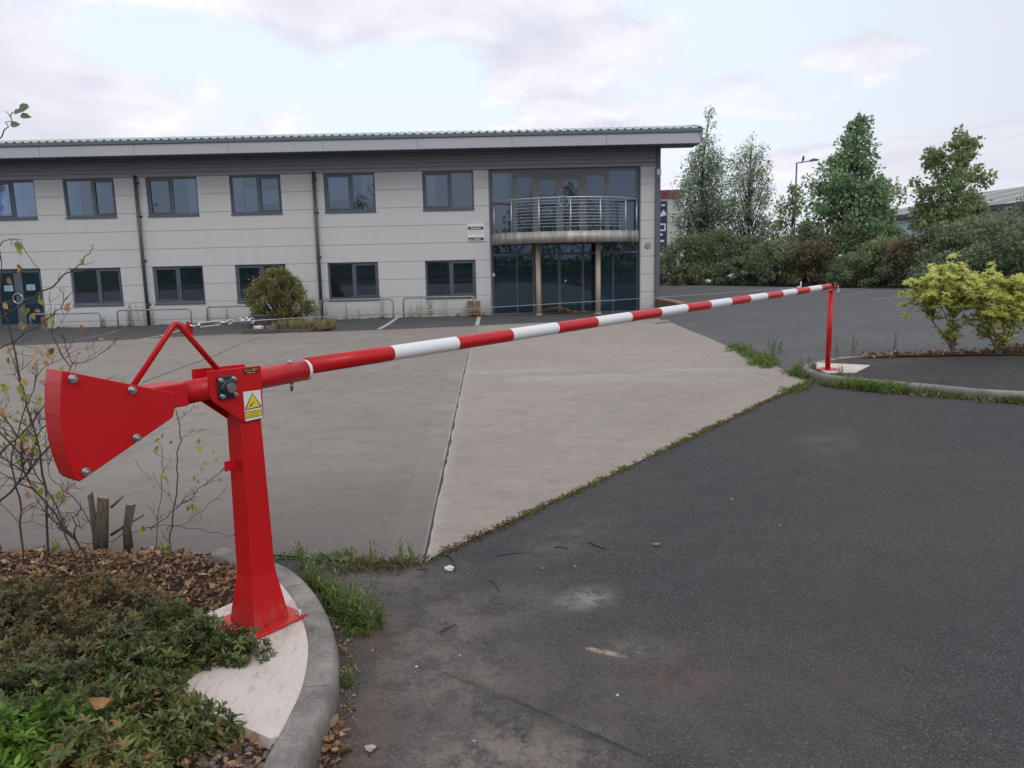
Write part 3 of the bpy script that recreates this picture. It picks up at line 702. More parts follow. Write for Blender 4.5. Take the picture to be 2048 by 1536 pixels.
GLASSD = m_glass('tinted entrance glass', (.30, .42, .54), 1.8, (.6, .82, 1.0), (.06, .11, .16), .22)

bld = thing('office_building', 'two storey pale panelled office with dark grey windows, curved balcony and overhanging roof', 'building', (0, FY, 0))
def P0(mb): # world -> building local
    mb.v = [(x, y-FY, z) for x, y, z in mb.v]; return mb
def fx_(px, py, Y=FY):
    p = onY(px, py, Y); return p[0], p[2]
UZ0, UZ1, LZ0, LZ1 = 3.245, 4.515, .255, 1.520
uw = [-15.085, -12.31, -9.555, -6.245, -2.895]; uw = [fx_(a, b)[0] for a, b in [(128, 395), (293, 391), (460, 387), (648, 385), (845, 381)]]
lwn = [fx_(a, b)[0] for a, b in [(143, 572), (307, 568), (472, 566), (656.5, 562), (851, 558)]]
WU, WL = 1.745, 1.755
ops = [(x, x+WU, UZ0, UZ1) for x in uw] + [(uw[0]-2.72, uw[0]-2.72+WU, UZ0, UZ1), (uw[0]-6.1, uw[0]-6.1+WU, UZ0, UZ1)] + [(x, x+WL, LZ0, LZ1) for x in lwn]
DX0, DX1 = -17.95, fx_(83, 560)[0]
ops += [(DX0, DX1, -1.0, LZ1+.03), (DX0-3.2, DX0-3.2+WL, LZ0, LZ1)]
BX0, BX1 = -.60, 4.49
WT = 4.56; WB = -.95
ops += [(BX0, BX1, -1.0, 5.0)]
def wall_cells(x0, x1, z0, z1, holes):
    X = sorted({x0, x1, *[min(max(h[k], x0), x1) for h in holes for k in (0, 1)]}); Z = sorted({z0, z1, *[min(max(h[k], z0), z1) for h in holes for k in (2, 3)]})
    fill = [[not any(h[0]-1e-4 <= X[i] and X[i+1] <= h[1]+1e-4 and h[2]-1e-4 <= Z[j] and Z[j+1] <= h[3]+1e-4 for h in holes) for j in range(len(Z)-1)] for i in range(len(X)-1)]
    return X, Z, fill
X, Z, fill = wall_cells(XL, XR-.16, WB, WT, ops)
mb = MB(); D = .22
nx, nz = len(X)-1, len(Z)-1
for i in range(nx):
    for j in range(nz):
        if not fill[i][j]: continue
        a, b, c, d = X[i], X[i+1], Z[j], Z[j+1]
        mb.add([(a, FY, c), (b, FY, c), (b, FY, d), (a, FY, d)], [(0, 1, 2, 3)])
        for ok, q in ((i == 0 or not fill[i-1][j], [(a, FY, c), (a, FY, d), (a, FY+D, d), (a, FY+D, c)]), (i == nx-1 or not fill[i+1][j], [(b, FY, d), (b, FY, c), (b, FY+D, c), (b, FY+D, d)]),
                      (j == 0 or not fill[i][j-1], [(b, FY, c), (a, FY, c), (a, FY+D, c), (b, FY+D, c)]), (j == nz-1 or not fill[i][j+1], [(a, FY, d), (b, FY, d), (b, FY+D, d), (a, FY+D, d)])):
            if ok: mb.add(q, [(0, 1, 2, 3)])
YB = FY+13.5
mb.add([(XL, FY+D, WB), (XL, YB, WB), (XL, YB, 6.4), (XL, FY+D, 5.3)], [(0, 1, 2, 3)]); mb.add([(XL, YB, WB), (XR-.16, YB, WB), (XR-.16, YB, 6.4), (XL, YB, 6.4)], [(0, 1, 2, 3)])
mb.add([(XR-.16, FY+.3, WB), (XR-.16, YB, WB), (XR-.16, YB, 6.4), (XR-.16, FY+.3, 5.3)], [(0, 1, 2, 3)])
P0(mb); me = bpy.data.meshes.new('wall'); me.from_pydata(mb.v, [], mb.f); me.materials.append(PANEL)
bm = bmesh.new(); bm.from_mesh(me); bmesh.ops.remove_doubles(bm, verts=bm.verts[:], dist=.0005); bm.to_mesh(me); bm.free()
wall = ob('wall', me, bld)
# rooms behind the glass
mb = MB()
mb.box(XL+.3, XR-.5, FY+.9, FY+.95, WB, 5.2); mb.box(XL+.3, XR-.5, FY+.25, FY+.9, 2.35, 2.45); mb.box(XL+.3, XR-.5, FY+.25, FY+.9, WB, WB+.1); mb.box(XL+.3, XR-.5, FY+.25, FY+.9, 5.0, 5.1)
part('rooms', P0(mb), INNER, bld)
# windows
def win_mesh(wd, h, split, sash):
    f = .065; d0, d1 = .07, .135; mb = MB()
    mb.box(0, f, d0, d1, 0, h); mb.box(wd-f, wd, d0, d1, 0, h); mb.box(f, wd-f, d0, d1, 0, f); mb.box(f, wd-f, d0, d1, h-f, h)
    mx = wd*split; mb.box(mx-.045, mx+.045, d0, d1, f, h-f)
    a, b = (f, mx-.045) if sash == 0 else (mx+.045, wd-f); s = .05
    mb.box(a, a+s, d0-.018, d1-.01, f, h-f); mb.box(b-s, b, d0-.018, d1-.01, f, h-f); mb.box(a+s, b-s, d0-.018, d1-.01, f, f+s); mb.box(a+s, b-s, d0-.018, d1-.01, h-f-s, h-f)
    fm = mb.mesh('window', FRAME, .004, 1)
    g = MB(); g.box(f, mx-.045, .098, .106, f, h-f); g.box(mx+.045, wd-f, .098, .106, f, h-f)
    gm = g.mesh('pane', GLASS)
    sl = MB(); sl.box(-.005, wd+.005, -.045, .069, -.05, -.001); sm = sl.mesh('sill', FRAME, .004, 1)
    return fm, gm, sm
def curtain_mesh(x0, x1, z0, z1, y, folds=True):
    n = max(2, int((x1-x0)/.05)); vs = []; 
    for i in range(n+1):
        x = x0+(x1-x0)*i/n; yy = y+(.018*math.sin(i*1.9) if folds else 0)
        vs += [(x, yy, z0), (x, yy, z1)]
    m = MB(); m.add(vs, [(2*i, 2*i+2, 2*i+3, 2*i+1) for i in range(n)], 0, True); return m.mesh('blind', CURT)
WM = {}
def window(x, z, wd, h, split, sash, curtains=()):
    key = (wd, split, sash)
    if key not in WM: WM[key] = win_mesh(wd, h, split, sash)
    f, g, s = WM[key]
    o = ob('window', f, bld, (x, 0, z)); ob('pane', g, o); ob('sill', s, o)
    for (a, b, c, d) in curtains: ob('blind', curtain_mesh(a*wd, b*wd, c*h, d*h, .15), o)
hU = UZ1-UZ0; hL = LZ1-LZ0
cu = [[(.05, .27, .05, .95)], [(.78, .95, .05, .95)], [(.05, .24, .05, .95), (.27, .5, .05, .65), (.53, .95, .25, .6)], [(.72, .95, .05, .95), (.1, .45, .3, .95)], [(.05, .25, .05, .95)]]
for i, x in enumerate(uw): window(x, UZ0, WU, hU, [.55, .48, .54, .53, .54][i], [1, 0, 1, 0, 0][i], cu[i])
window(uw[0]-2.72, UZ0, WU, hU, .53, 0, [(.75, .95, .05, .95), (.55, .8, .05, .35)]); window(uw[0]-6.1, UZ0, WU, hU, .53, 0)
for i, x in enumerate(lwn): window(x, LZ0, WL, hL, [.52, .5, .53, .5, .5][i], [1, 0, 0, 1, 1][i])
window(DX0-3.2, LZ0, WL, hL, .5, 0)
# glazed double door at the left
mb = MB(); dz0, dz1 = -.60, LZ1+.03; dw = DX1-DX0; cxm = fx_(37, 600)[0]
for a, b in ((DX0, DX0+.08), (DX1-.13, DX1), (cxm-.14, cxm+.14), (cxm-1.18, cxm-1.02)): mb.box(a, b, FY+.10, FY+.17, dz0, dz1-.10)
mb.box(DX0, DX1, FY+.10, FY+.17, dz1-.14, dz1); mb.box(DX0, DX1, FY+.105, FY+.165, dz0, dz0+.22)
dr = part('door', P0(mb), FRAME, bld, .004, seg=1)
mb = MB(); mb.box(DX0+.05, DX1-.05, FY+.13, FY+.138, dz0+.2, dz1-.12); part('pane', P0(mb), GLASSD, dr)
hx, hz = fx_(34, 597); mb = MB(); mb.tube([(hx+.17*cos(a), FY+.055, hz+.17*sin(a)) for a in np.linspace(0, 2*pi, 28)], .018, 8); mb.cyl((hx-.17, FY+.055, hz), (hx-.17, FY+.11, hz), .012, 8); mb.cyl((hx+.17, FY+.055, hz), (hx+.17, FY+.11, hz), .012, 8); part('handle', P0(mb), ZINC, dr)
for k, (a, b) in enumerate([(13, 577), (57.5, 575)]):
    nx_, nz_ = fx_(a, b); mb = MB(); mb.box(nx_-.15, nx_+.15, FY+.118, FY+.1205, nz_-.10, nz_+.10)
    for j in range(4): mb.box(nx_-.10, nx_+.10-.03*(j % 2), FY+.1165, FY+.118, nz_+.05-.035*j, nz_+.06-.035*j, 1)
    part('notice', P0(mb), [simple('pale blue paper', (.30, .44, .56), .8), simple('print', (.12, .22, .32), .8)], dr)
mb = MB(); mb.box(DX0-.1, DX1+.1, FY-.55, FY+.1, -.75, dz0+.01); part('door_step', P0(mb), simple('step concrete', (.17, .165, .16), .9), bld, .01)
# cladding band under the eaves
zb0, zb1 = WT-.03, 5.46
prof = []; nr = 7; hh = (zb1-zb0)/nr
for k in range(nr):
    z = zb0+k*hh; prof += [(FY-.085, z+.004), (FY-.075, z+hh*.55), (FY-.012, z+hh*.66), (FY-.012, z+hh*.99)]
prof = [(FY+.1, zb0)] + [(FY-.075, zb0)] + prof + [(FY+.1, zb1)]
mb = MB(); mb.prism(prof, 'x', XL, XR-.162); part('eaves_cladding', P0(mb), LOUV, bld)
mb = MB(); mb.box(XR-.16, XR, FY-.09, FY+.3, WB, 5.46); part('corner_trim', P0(mb), TRIM, bld, .01, seg=1)
for a, b in ((BX0-.05, BX0), (BX1, BX1+.045)):
    mb = MB(); mb.box(a, b, FY-.02, FY+.2, WB, WT-.031); part('reveal_trim', P0(mb), TRIM, bld)
# roof: eaves, soffit, fascia, gutter edge, profiled sheet
EY = 25.78; XE = onY(1405, 270, EY)[0]
zf0, zf1, zf2 = onY(1380, 286.5, EY)[2], onY(1380, 264, EY)[2], onY(1380, 256.5, EY)[2]
XE0 = XL-1.4
mb = MB(); mb.box(XE0, XE, EY, EY+.06, zf0, zf1); fa = part('fascia', P0(mb), FASCIA, bld, .01, seg=1)
for x in np.arange(XE-3.1, XL+3, -3.05):
    mb = MB(); mb.box(x-.006, x+.006, EY-.003, EY, zf0+.01, zf1-.005); part('fascia_joint', P0(mb), GUT, fa)
mb = MB(); mb.box(XE0, XE+.005, EY-.05, EY+.10, zf1+.002, zf2); part('gutter', P0(mb), GUT, bld, .012, seg=2)
mb = MB(); mb.box(XE0+.02, XE-.02, EY+.061, FY+.09, zf0+.03, zf0+.075); mb.box(XE0+.02, XE-.02, EY+.061, EY+.12, zf0+.004, zf0+.029); part('soffit', P0(mb), GUT, bld)
rp_ = [(0, 0), (.3, .075), (1, .21), (2.5, .42), (5, .70), (8, .90), (11, .98), (14.5, .92)]
pitch = .262; xsr = [XE0+.05]
mb = MB(); npt = len(rp_)
x = XE0+.05; cols = []
while x < XE-.25:
    cols += [(x, .0), (x+pitch*.58, .0), (x+pitch*.68, .032), (x+pitch*.90, .032)]; x += pitch
cols.append((x, 0))
vs = [(cx_, EY-.03+y, zf2+.004+z+h) for cx_, h in cols for y, z in rp_]
fs = [(i*npt+j, (i+1)*npt+j, (i+1)*npt+j+1, i*npt+j+1) for i in range(len(cols)-1) for j in range(npt-1)]
mb.add(vs, fs); me = P0(mb).mesh('roof', ROOF); ob('roof', me, bld)
mb = MB(); vs = []
for y, z in rp_: vs += [(x-.02, EY-.03+y, zf2+z-.15), (x+.02, EY-.03+y, zf2+z+.055), (XE, EY-.03+y, zf2+z+.01), (XE, EY-.03+y, zf0-.0 if y == 0 else zf2+z-.25)]
mb.add(vs, [(i*4+k, i*4+4+k, i*4+4+(k+1) % 4, i*4+(k+1) % 4) for i in range(npt-1) for k in range(4)]); part('verge_trim', P0(mb), GUT, bld)
# downpipes
for a, b in [((274.5, 353.8), (298.8, 650.6)), ((628.6, 351), (645.3, 631))]:
    x = (fx_(*a)[0]+fx_(*b)[0])/2; mb = MB(); mb.tube([(x, FY-.10, -.53), (x, FY-.10, WT+.02)], .058, 14)
    dp = part('downpipe', P0(mb), PIPE, bld)
    for z in (.2, 1.7, 3.2, 4.3):
        q = MB(); q.cyl((x, FY-.10, z), (x, FY-.10, z+.06), .066, 14); q.box(x-.09, x+.09, FY-.035, FY-.002, z, z+.06); part('bracket', P0(q), PIPE, dp)
# entrance bay
mb = MB(); ZF = 2.2
Yg = FY+.10
upx = [978.5, 1029, 1072, 1119, 1165, 1214, 1279]
ux = [fx_(p, 380, Yg)[0] for p in upx]
for k, x in enumerate(ux):
    hw = .075 if 0 < k < 6 else .06
    if k in (2, 3, 4): hw = .125
    xx = x+(.06 if k == 0 else -.06 if k == 6 else 0)
    mb.box(xx-hw, xx+hw, Yg-.03, Yg+.06, 2.36, 4.47)
mb.box(BX0+.01, BX1-.01, Yg-.031, Yg+.061, 4.42, 4.54)
mb.box(ux[1], ux[5], Yg-.025, Yg+.05, 4.27, 4.421); mb.box(ux[2], ux[4], Yg-.02, Yg+.05, 4.17, 4.271)
mb.box(BX0+.01, BX1-.01, Yg-.031, Yg+.061, 2.30, 2.42)
ew = part('entrance_glazing', P0(mb), simple('bronze grey frame', (.135, .135, .145), .45), bld, .004, seg=1)
mb = MB(); mb.box(BX0+.02, BX1-.02, Yg+.012, Yg+.020, 2.4, 4.45); part('pane', P0(mb), GLASS, ew)
mb = MB()
for p, hw, yy in [(985.5, .05, 0), (1034.5, .022, 0), (1068, .05, .0), (1119, .05, .0), (1166, .04, .0), (1226, .022, 0), (1276, .06, 0)]:
    x = fx_(p, 570, Yg)[0]; mb.box(x-hw, x+hw, Yg-.02, Yg+.05, -.42, 1.98)
mb.box(BX0+.01, BX1-.01, Yg-.021, Yg+.051, 1.62, 1.70); mb.box(BX0+.01, BX1-.01, Yg-.021, Yg+.051, -.42, -.36)
dg = part('door', P0(mb), FRAME, bld, .004, seg=1)
mb = MB(); mb.box(BX0+.02, BX1-.02, Yg+.012, Yg+.02, -.4, 1.98); part('pane', P0(mb), GLASSD, dg)
x = fx_(1131, 565, Yg)[0]; mb = MB(); mb.cyl((x, Yg-.05, .72), (x, Yg-.02, .72), .035, 14); part('handle', P0(mb), ZINC, dg)
x, z = fx_(987, 550); mb = MB(); mb.box(x-.05, x+.05, Yg-.06, Yg-.021, z-.06, z+.06); part('entry_panel', P0(mb), simple('pale steel', (.6, .62, .62), .4), bld, .01)
mb = MB(); mb.box(BX0+.002, BX1-.002, FY+.02, FY+.3, 1.98, 2.30); part('floor_edge', P0(mb), TRIM, bld)
# balcony
bal = ob('balcony', None, bld); bal.location = (0, 0, 0); bal.empty_display_size = .2
bxa, bxb = BX0+.02, BX1-.02; bc = (bxa+bxb)/2; hw = (bxb-bxa)/2; SAG = 1.75
Rb = (hw*hw+SAG*SAG)/(2*SAG)
def arcp(t, off=0.0):
    """t -1..1 along the front edge, plan position"""
    a0 = math.asin(min(1, hw/Rb)); a = t*a0
    return bc+(Rb-off)*sin(a), FY-.02-(SAG-Rb)-(Rb-off)*cos(a)
zs0, zs1 = 2.00, 2.36
outer = [arcp(t) for t in np.linspace(-1, 1, 41)]
mb = MB(); mb.prism([(x, y) for x, y in outer] , 'z', zs0+.05, zs1); sl = part('floor_slab', P0(mb), simple('balcony underside', (.17, .18, .20), .6), bal)
mb = MB(); vs = []; 
for x, y in [arcp(t, -.012) for t in np.linspace(-.995, .995, 41)]: vs += [(x, y, zs0), (x, y, zs1+.01)]
for x, y in [arcp(t, .004) for t in np.linspace(-.995, .995, 41)]: vs += [(x, y, zs0), (x, y, zs1+.01)]
n_ = 41; fs = []
for i in range(n_-1):
    a = 2*i; b = 2*(n_+i); fs += [(a, a+2, a+3, a+1), (b, b+1, b+3, b+2), (a+1, a+3, b+3, b+1), (a, b, b+2, a+2)]
mb.add(vs, fs, 0, True)
def m_ss():
    m, t = material('weathered stainless edge'); P = t.pos(); n = t.noise(t.vmul(P, (3, 3, .6)), 1.6, 4, .6)
    finish(t, t.ramp(n, [(.3, (.20, .185, .17)), (.5, (.36, .34, .31)), (.7, (.52, .50, .46))]), .5, metal=.3); return m
me = P0(mb).mesh('edge_band', m_ss()); ob('edge_band', me, bal)
SS = simple('stainless rail', (.40, .44, .48), .42, .7, .1, 6)
zr = 3.43
mb = MB(); mb.tube([(*arcp(t, .06), zr) for t in np.linspace(-1, 1, 49)], .028, 10); part('handrail', P0(mb), SS, bal)
def t_of(px, py):
    best = None
    for t in np.linspace(-1, 1, 801):
        x, y = arcp(t, .06); v = np.array([x, y, 2.9])-CAMP; zz = v@fwd; X_ = CX+FPX*(v@RT)/zz
        if best is None or abs(X_-px) < best[0]: best = (abs(X_-px), t)
    return best[1]
tp = [t_of(p, 0) for p in (988, 1023, 1078, 1141, 1201, 1251, 1273)]
for t in tp:
    x, y = arcp(t, .06); mb = MB(); mb.tube([(x, y, zs1-.2), (x, y, zr)], .026, 10); mb.cyl((x, y, zs1+.01), (x, y, zs1+.022), .06, 14); part('railing_post', P0(mb), SS, bal)
for k in range(9):
    z = zs1+.16+k*.103; mb = MB(); mb.tube([(*arcp(t, .06), z) for t in np.linspace(tp[1], tp[5], 33)], .0115, 6); part('railing_bar', P0(mb), SS, bal)
t = t_of(1128, 0); x, y = arcp(t, .02); mb = MB(); mb.tube([(x+.16*cos(a), y, zr-.13+.16*sin(a)) for a in np.linspace(0, 2*pi, 30)], .014, 8); part('ring_ornament', P0(mb), SS, bal)
for px, py in [(1077, 565), (1196, 565)]:
    x = onY(px, py, 26.45)[0]; mb = MB(); mb.tube([(x, 26.45, -.45), (x, 26.45, 2.06)], .088, 20); mb.cyl((x, 26.45, -.42), (x, 26.45, -.38), .12, 20); part('column', P0(mb), CREAM, bld)
# fittings on the wall
x, z = fx_(1296, 491); mb = MB(); mb.tube([(x+.085*cos(a), FY-.02, z+.085*sin(a)) for a in np.linspace(0, 2*pi, 24)], .02, 8); mb.cyl((x, FY-.03, z), (x, FY-.002, z), .075, 20); part('wall_vent', P0(mb), simple('vent grey', (.28, .29, .30), .5), bld)
x, z = fx_(1316, 345); mb = MB(); mb.box(x-.07, x+.07, FY-.24, FY-.091, z-.10, z+.10); mb.box(x-.03, x+.03, FY-.12, FY-.0905, z-.17, z-.10); part('security_light', P0(mb), simple('off white housing', (.62, .60, .55), .5), bld, .015)
x0, z1 = fx_(934, 448); x1, z0 = fx_(969, 482.5)
sg = thing('wall_sign', 'small white notice board with black bars, on the office wall left of the balcony', 'sign', ((x0+x1)/2, FY-.02, (z0+z1)/2))
hw_, hh_ = (x1-x0)/2, (z1-z0)/2
mb = MB(); mb.box(-hw_, hw_, -.012, .018, -hh_, hh_); part('board', mb, simple('sign white', (.68, .70, .70), .45, var=.03), sg, .003)
mb = MB(); mb.box(-hw_+.03, hw_-.03, -.0145, -.012, hh_-.20, hh_-.10); mb.box(-hw_+.03, hw_-.03, -.0145, -.012, -hh_+.03, -hh_+.13); part('bar', mb, BLK, sg)
mb = MB(); mb.box(-hw_+.10, hw_-.11, -.0165, -.0145, hh_-.185, hh_-.13); mb.box(-hw_+.06, -.10, -.0165, -.0145, -hh_+.045, -hh_+.085); mb.box(-.06, hw_-.12, -.0165, -.0145, -hh_+.05, -hh_+.10)
for k in range(3): mb.box(-hw_+.07, hw_-.06-.05*(k % 2), -.0135, -.012, -.02-.055*k+.10, -.0+.10-.055*k)
part('print', mb, simple('grey print', (.40, .40, .41), .6), sg)
# low brick wall at the corner
lw = MB(); a0 = np.array([5.21, 27.05]); a1 = np.array([5.44, 24.5]); d = (a1-a0)/np.linalg.norm(a1-a0); nn = np.array([-d[1], d[0]])
def m_brick():
    m, t = material('brown brick'); P = t.pos(); n = t.noise(P, 9, 4); px, py, pz = t.sep(P)
    r = t.math('FRACT', t.math('DIVIDE', pz, .075)); j = t.smooth(t.math('ABSOLUTE', t.math('SUBTRACT', r, .5)), .40, .44)
    finish(t, t.mix(j, t.mix(n, (.20, .09, .045), (.32, .16, .08)), (.28, .23, .19)), .9); return m
wl = thing('retaining_wall', 'low brown brick retaining wall at the right corner of the office', 'wall', (a0[0], a0[1], -.45))
def q4(o0, o1, z0, z1):
    c = [a0-nn*o0*-1, a1-nn*o0*-1, a1+nn*o1, a0+nn*o1]; return [(*(p-a0), z0) for p in c]+[(*(p-a0), z1) for p in c]
m2 = MB(); F6 = [(0, 3, 2, 1), (4, 5, 6, 7), (0, 1, 5, 4), (1, 2, 6, 5), (2, 3, 7, 6), (3, 0, 4, 7)]
m2.add(q4(-.10, .10, 0, .44), F6); part('brickwork', m2, m_brick(), wl)
m2 = MB(); m2.add(q4(-.13, .13, .441, .50), F6); part('coping', m2, simple('brown coping', (.36, .22, .13), .85, 0, .2, 8), wl, .01)
# hoop rails along the front of the office
HG = simple('dull galvanised tube', (.30, .335, .345), .5, .55, .15, 4)
def hoop_mesh(L, h):
    r = .12; mb = MB(); pts = [(-L/2, 0, -.1), (-L/2, 0, h-r)] + [(-L/2+r-r*cos(a), 0, h-r+r*sin(a)) for a in np.linspace(0, pi/2, 6)][1:] + [(L/2-r+r*sin(a), 0, h-r+r*cos(a)) for a in np.linspace(0, pi/2, 6)] + [(L/2, 0, h-r), (L/2, 0, -.1)]
    mb.tube(pts, .028, 10); return mb.mesh('hoop_rail', HG)
HL = ['galvanised hoop rail nearest the glazed doors, behind the brown leaved twigs', 'galvanised hoop rail behind the peak of the red tie frame, beside the left downpipe', 'galvanised hoop rail half hidden by the round conifer', 'galvanised hoop rail just right of the right downpipe', 'galvanised hoop rail beside the wooden crate, nearest the entrance']
Yh = 26.42
for k, (a, b) in enumerate([((60, 632), (200, 628)), ((234, 625), (381, 620)), ((413.5, 617), (556, 613)), ((641, 605), (785.5, 600)), ((806.5, 600), (949, 595))]):
    xa = onY(*a, Yh)[0]; xb = onY(*b, Yh)[0]; zt = onY(b[0]-10, b[1]-2, Yh)[2]; gz = zg((xa+xb)/2, Yh)
    ob('hoop_rail', hoop_mesh(xb-xa, zt-gz), None, ((xa+xb)/2, Yh, gz), HL[k], 'rail', 'hoop rails along the office front')

# ================================================================ PLANTING
BARK = simple('grey brown bark', (.085, .070, .055), .9, 0, .35, 9, .2)
TWIG = simple('brown twig', (.070, .050, .040), .85, 0, .3, 20, .2)
TWIGG = simple('grey twig', (.085, .070, .058), .85, 0, .3, 20, .2)
L_BIRCH = leafmat('birch leaf', [(0, (0.124, 0.177, 0.127)), (.5, (0.251, 0.343, 0.223)), (1, (0.534, 0.643, 0.399))], trans=.42)
L_DARK = leafmat('dark green leaf', [(0, (0.102, 0.176, 0.109)), (.5, (0.226, 0.338, 0.181)), (1, (0.516, 0.644, 0.315))], trans=.42)
L_MID = leafmat('mid green leaf', [(0, (0.118, 0.175, 0.091)), (.5, (0.254, 0.343, 0.164)), (1, (0.550, 0.635, 0.283))], trans=.42)
L_OLIVE = leafmat('olive leaf', [(0, (0.090, 0.116, 0.071)), (.5, (0.202, 0.236, 0.137)), (1, (0.436, 0.453, 0.264))], trans=.42)
L_RUST = leafmat('russet leaf', [(0, (0.108, 0.100, 0.068)), (.45, (0.184, 0.162, 0.094)), (1, (0.324, 0.227, 0.144))], trans=.42)
L_HEDGE = leafmat('hedge leaf', [(0, (0.084, 0.129, 0.081)), (.5, (0.195, 0.255, 0.142)), (1, (0.463, 0.501, 0.269))], trans=.42)
L_YEL = leafmat('variegated leaf', [(0, (0.330, 0.394, 0.095)), (.3, (0.550, 0.580, 0.161)), (.65, (0.814, 0.828, 0.284)), (1, (0.900, 0.900, 0.454))], trans=.5)
L_CON = leafmat('conifer spray', [(0, (0.082, 0.097, 0.039)), (.45, (0.203, 0.203, 0.078)), (.75, (0.346, 0.295, 0.113)), (1, (0.508, 0.387, 0.157))])
L_AZ = leafmat('evergreen shrub leaf', [(0, (0.039, 0.047, 0.018)), (.4, (0.088, 0.120, 0.039)), (.72, (0.176, 0.215, 0.062)), (.9, (0.273, 0.260, 0.085)), (1, (0.325, 0.163, 0.065))], rough=.4, trans=.3)
L_AZB = leafmat('fresh shrub leaf', [(0, (.075, .135, .022)), (.45, (.19, .34, .045)), (1, (.36, .52, .09))], rough=.42, trans=.4)
L_AZR = leafmat('bronzed shrub leaf', [(0, (0.058, 0.058, 0.026)), (.4, (0.137, 0.130, 0.055)), (.7, (0.221, 0.189, 0.078)), (.9, (0.299, 0.150, 0.065)), (1, (0.520, 0.130, 0.052))], rough=.45, trans=.3)
L_DRY = leafmat('dry leaf', [(0, (0.079, 0.045, 0.026)), (.35, (0.197, 0.112, 0.062)), (.7, (0.341, 0.206, 0.119)), (1, (0.525, 0.362, 0.226))], rough=.8, trans=.1)
L_CRISP = leafmat('withered leaf on twig', [(0, (.22, .10, .035)), (.5, (.42, .23, .09)), (1, (.55, .38, .18))], rough=.7, trans=.35)
L_LIME = leafmat('lime green leaf', [(0, (.13, .17, .025)), (.5, (.25, .32, .05)), (1, (.40, .42, .10))], rough=.55, trans=.4)
L_GRASS = leafmat('grass blade', [(0, (.10, .085, .035)), (.3, (.10, .13, .035)), (.7, (.14, .23, .045)), (1, (.24, .34, .08))], rough=.6, trans=.35)
L_STRAW = leafmat('straw grass', [(0, (.16, .15, .07)), (1, (.42, .36, .20))], rough=.8)
L_MOSS = leafmat('moss and dead grass', [(0, (.09, .065, .03)), (.4, (.20, .15, .06)), (.7, (.14, .16, .04)), (1, (.12, .20, .04))], rough=.9)

def clump_leaves(fo, c, r, n, L, flat=.75, up=.3, out=.6, mi=0, W=.62, vb=0.0, kind='q', jit=.35, droop=0.0):
    """n leaves filling a soft clump at c with radii r"""
    u = rand_dirs(n); rad = rng.random(n)**.45
    p = np.array(c)+u*rad[:, None]*np.array([r, r, r*flat])
    ax = unit(u*out+rand_dirs(n)*.8+np.array([0, 0, -droop])); nr = unit(rand_dirs(n)+np.array([0, 0, up*2]))
    v = np.clip(rng.normal(.5+vb, .22, n), 0, 1)
    LL = L*(1+jit*rng.normal(size=n)).clip(.5, 1.7)
    fo.add(*leaf_arrays(p, ax, nr, LL, LL*W, v, kind=kind), mi=mi)

def tree(name, label, cat, base, H, prof, ncl, nl, L, mat, cr=.10, trunk_r=.10, lean=(0, 0), trunk_h=.93, droop=0.0, bare=.12, group=None, flat=.75, fill=.55, bark=BARK, thin=None):
    """prof: [(height fraction, radius, sideways offset)]; tapered trunk with limbs out to leaf clumps"""
    th = thing(name, label, cat, base, 0, group)
    hs = np.array([p[0] for p in prof]); rs = np.array([p[1] for p in prof]); os_ = np.array([p[2] if len(p) > 2 else 0 for p in prof])
    tp_ = []
    for i in range(9):
        f = i/8*trunk_h; tp_.append(Vector((lean[0]*f*f*H+.05*math.sin(f*9+base[0])*f*H*.15+np.interp(f, hs, os_)*.8, lean[1]*f*f*H, f*H)))
    mb = MB(); mb.tube(tp_, [trunk_r*(1-.88*i/8)+.008 for i in range(9)], 8)
    fo = Foliage(); Rm = rs.max()
    wts = None
    hh = np.linspace(bare, 1, 300); wts = np.interp(hh, hs, rs)**1.25+.10*Rm; wts /= wts.sum()
    for k in range(ncl):
        h = rng.choice(hh, p=wts); R = np.interp(h, hs, rs); a = rng.random()*2*pi
        q = fill+(1-fill)*rng.random()**.7; q *= .65+.45*rng.random()
        ox = np.interp(h, hs, os_)
        c = np.array([ox+R*q*cos(a), R*q*sin(a)*.9, h*H])
        rr = cr*H*(.55+.75*rng.random())*(.55+.45*R/Rm)
        hb = max(.10, h-(.10+.22*R/Rm)); f = hb/trunk_h*8; i0 = int(min(7, f)); b = tp_[i0].lerp(tp_[i0+1], min(1, f-i0))
        m = b.lerp(Vector(c), .5)+Vector((0, 0, .03*H*(rng.random()-.2)))
        mb.tube([b, m, Vector(c)], [trunk_r*.34*(1-.8*hb)+.006, trunk_r*.2*(1-.7*h)+.005, .005], 5, caps=False)
        n = max(6, int(nl*(.6+.8*rng.random())*(rr/(cr*H))))
        clump_leaves(fo, c, rr, n, L, flat, .3, .5, vb=.22*(rng.random()-.5), droop=droop)
    part('trunk', mb, bark, th); ob('crown', fo.mesh('crown', mat), th); return th

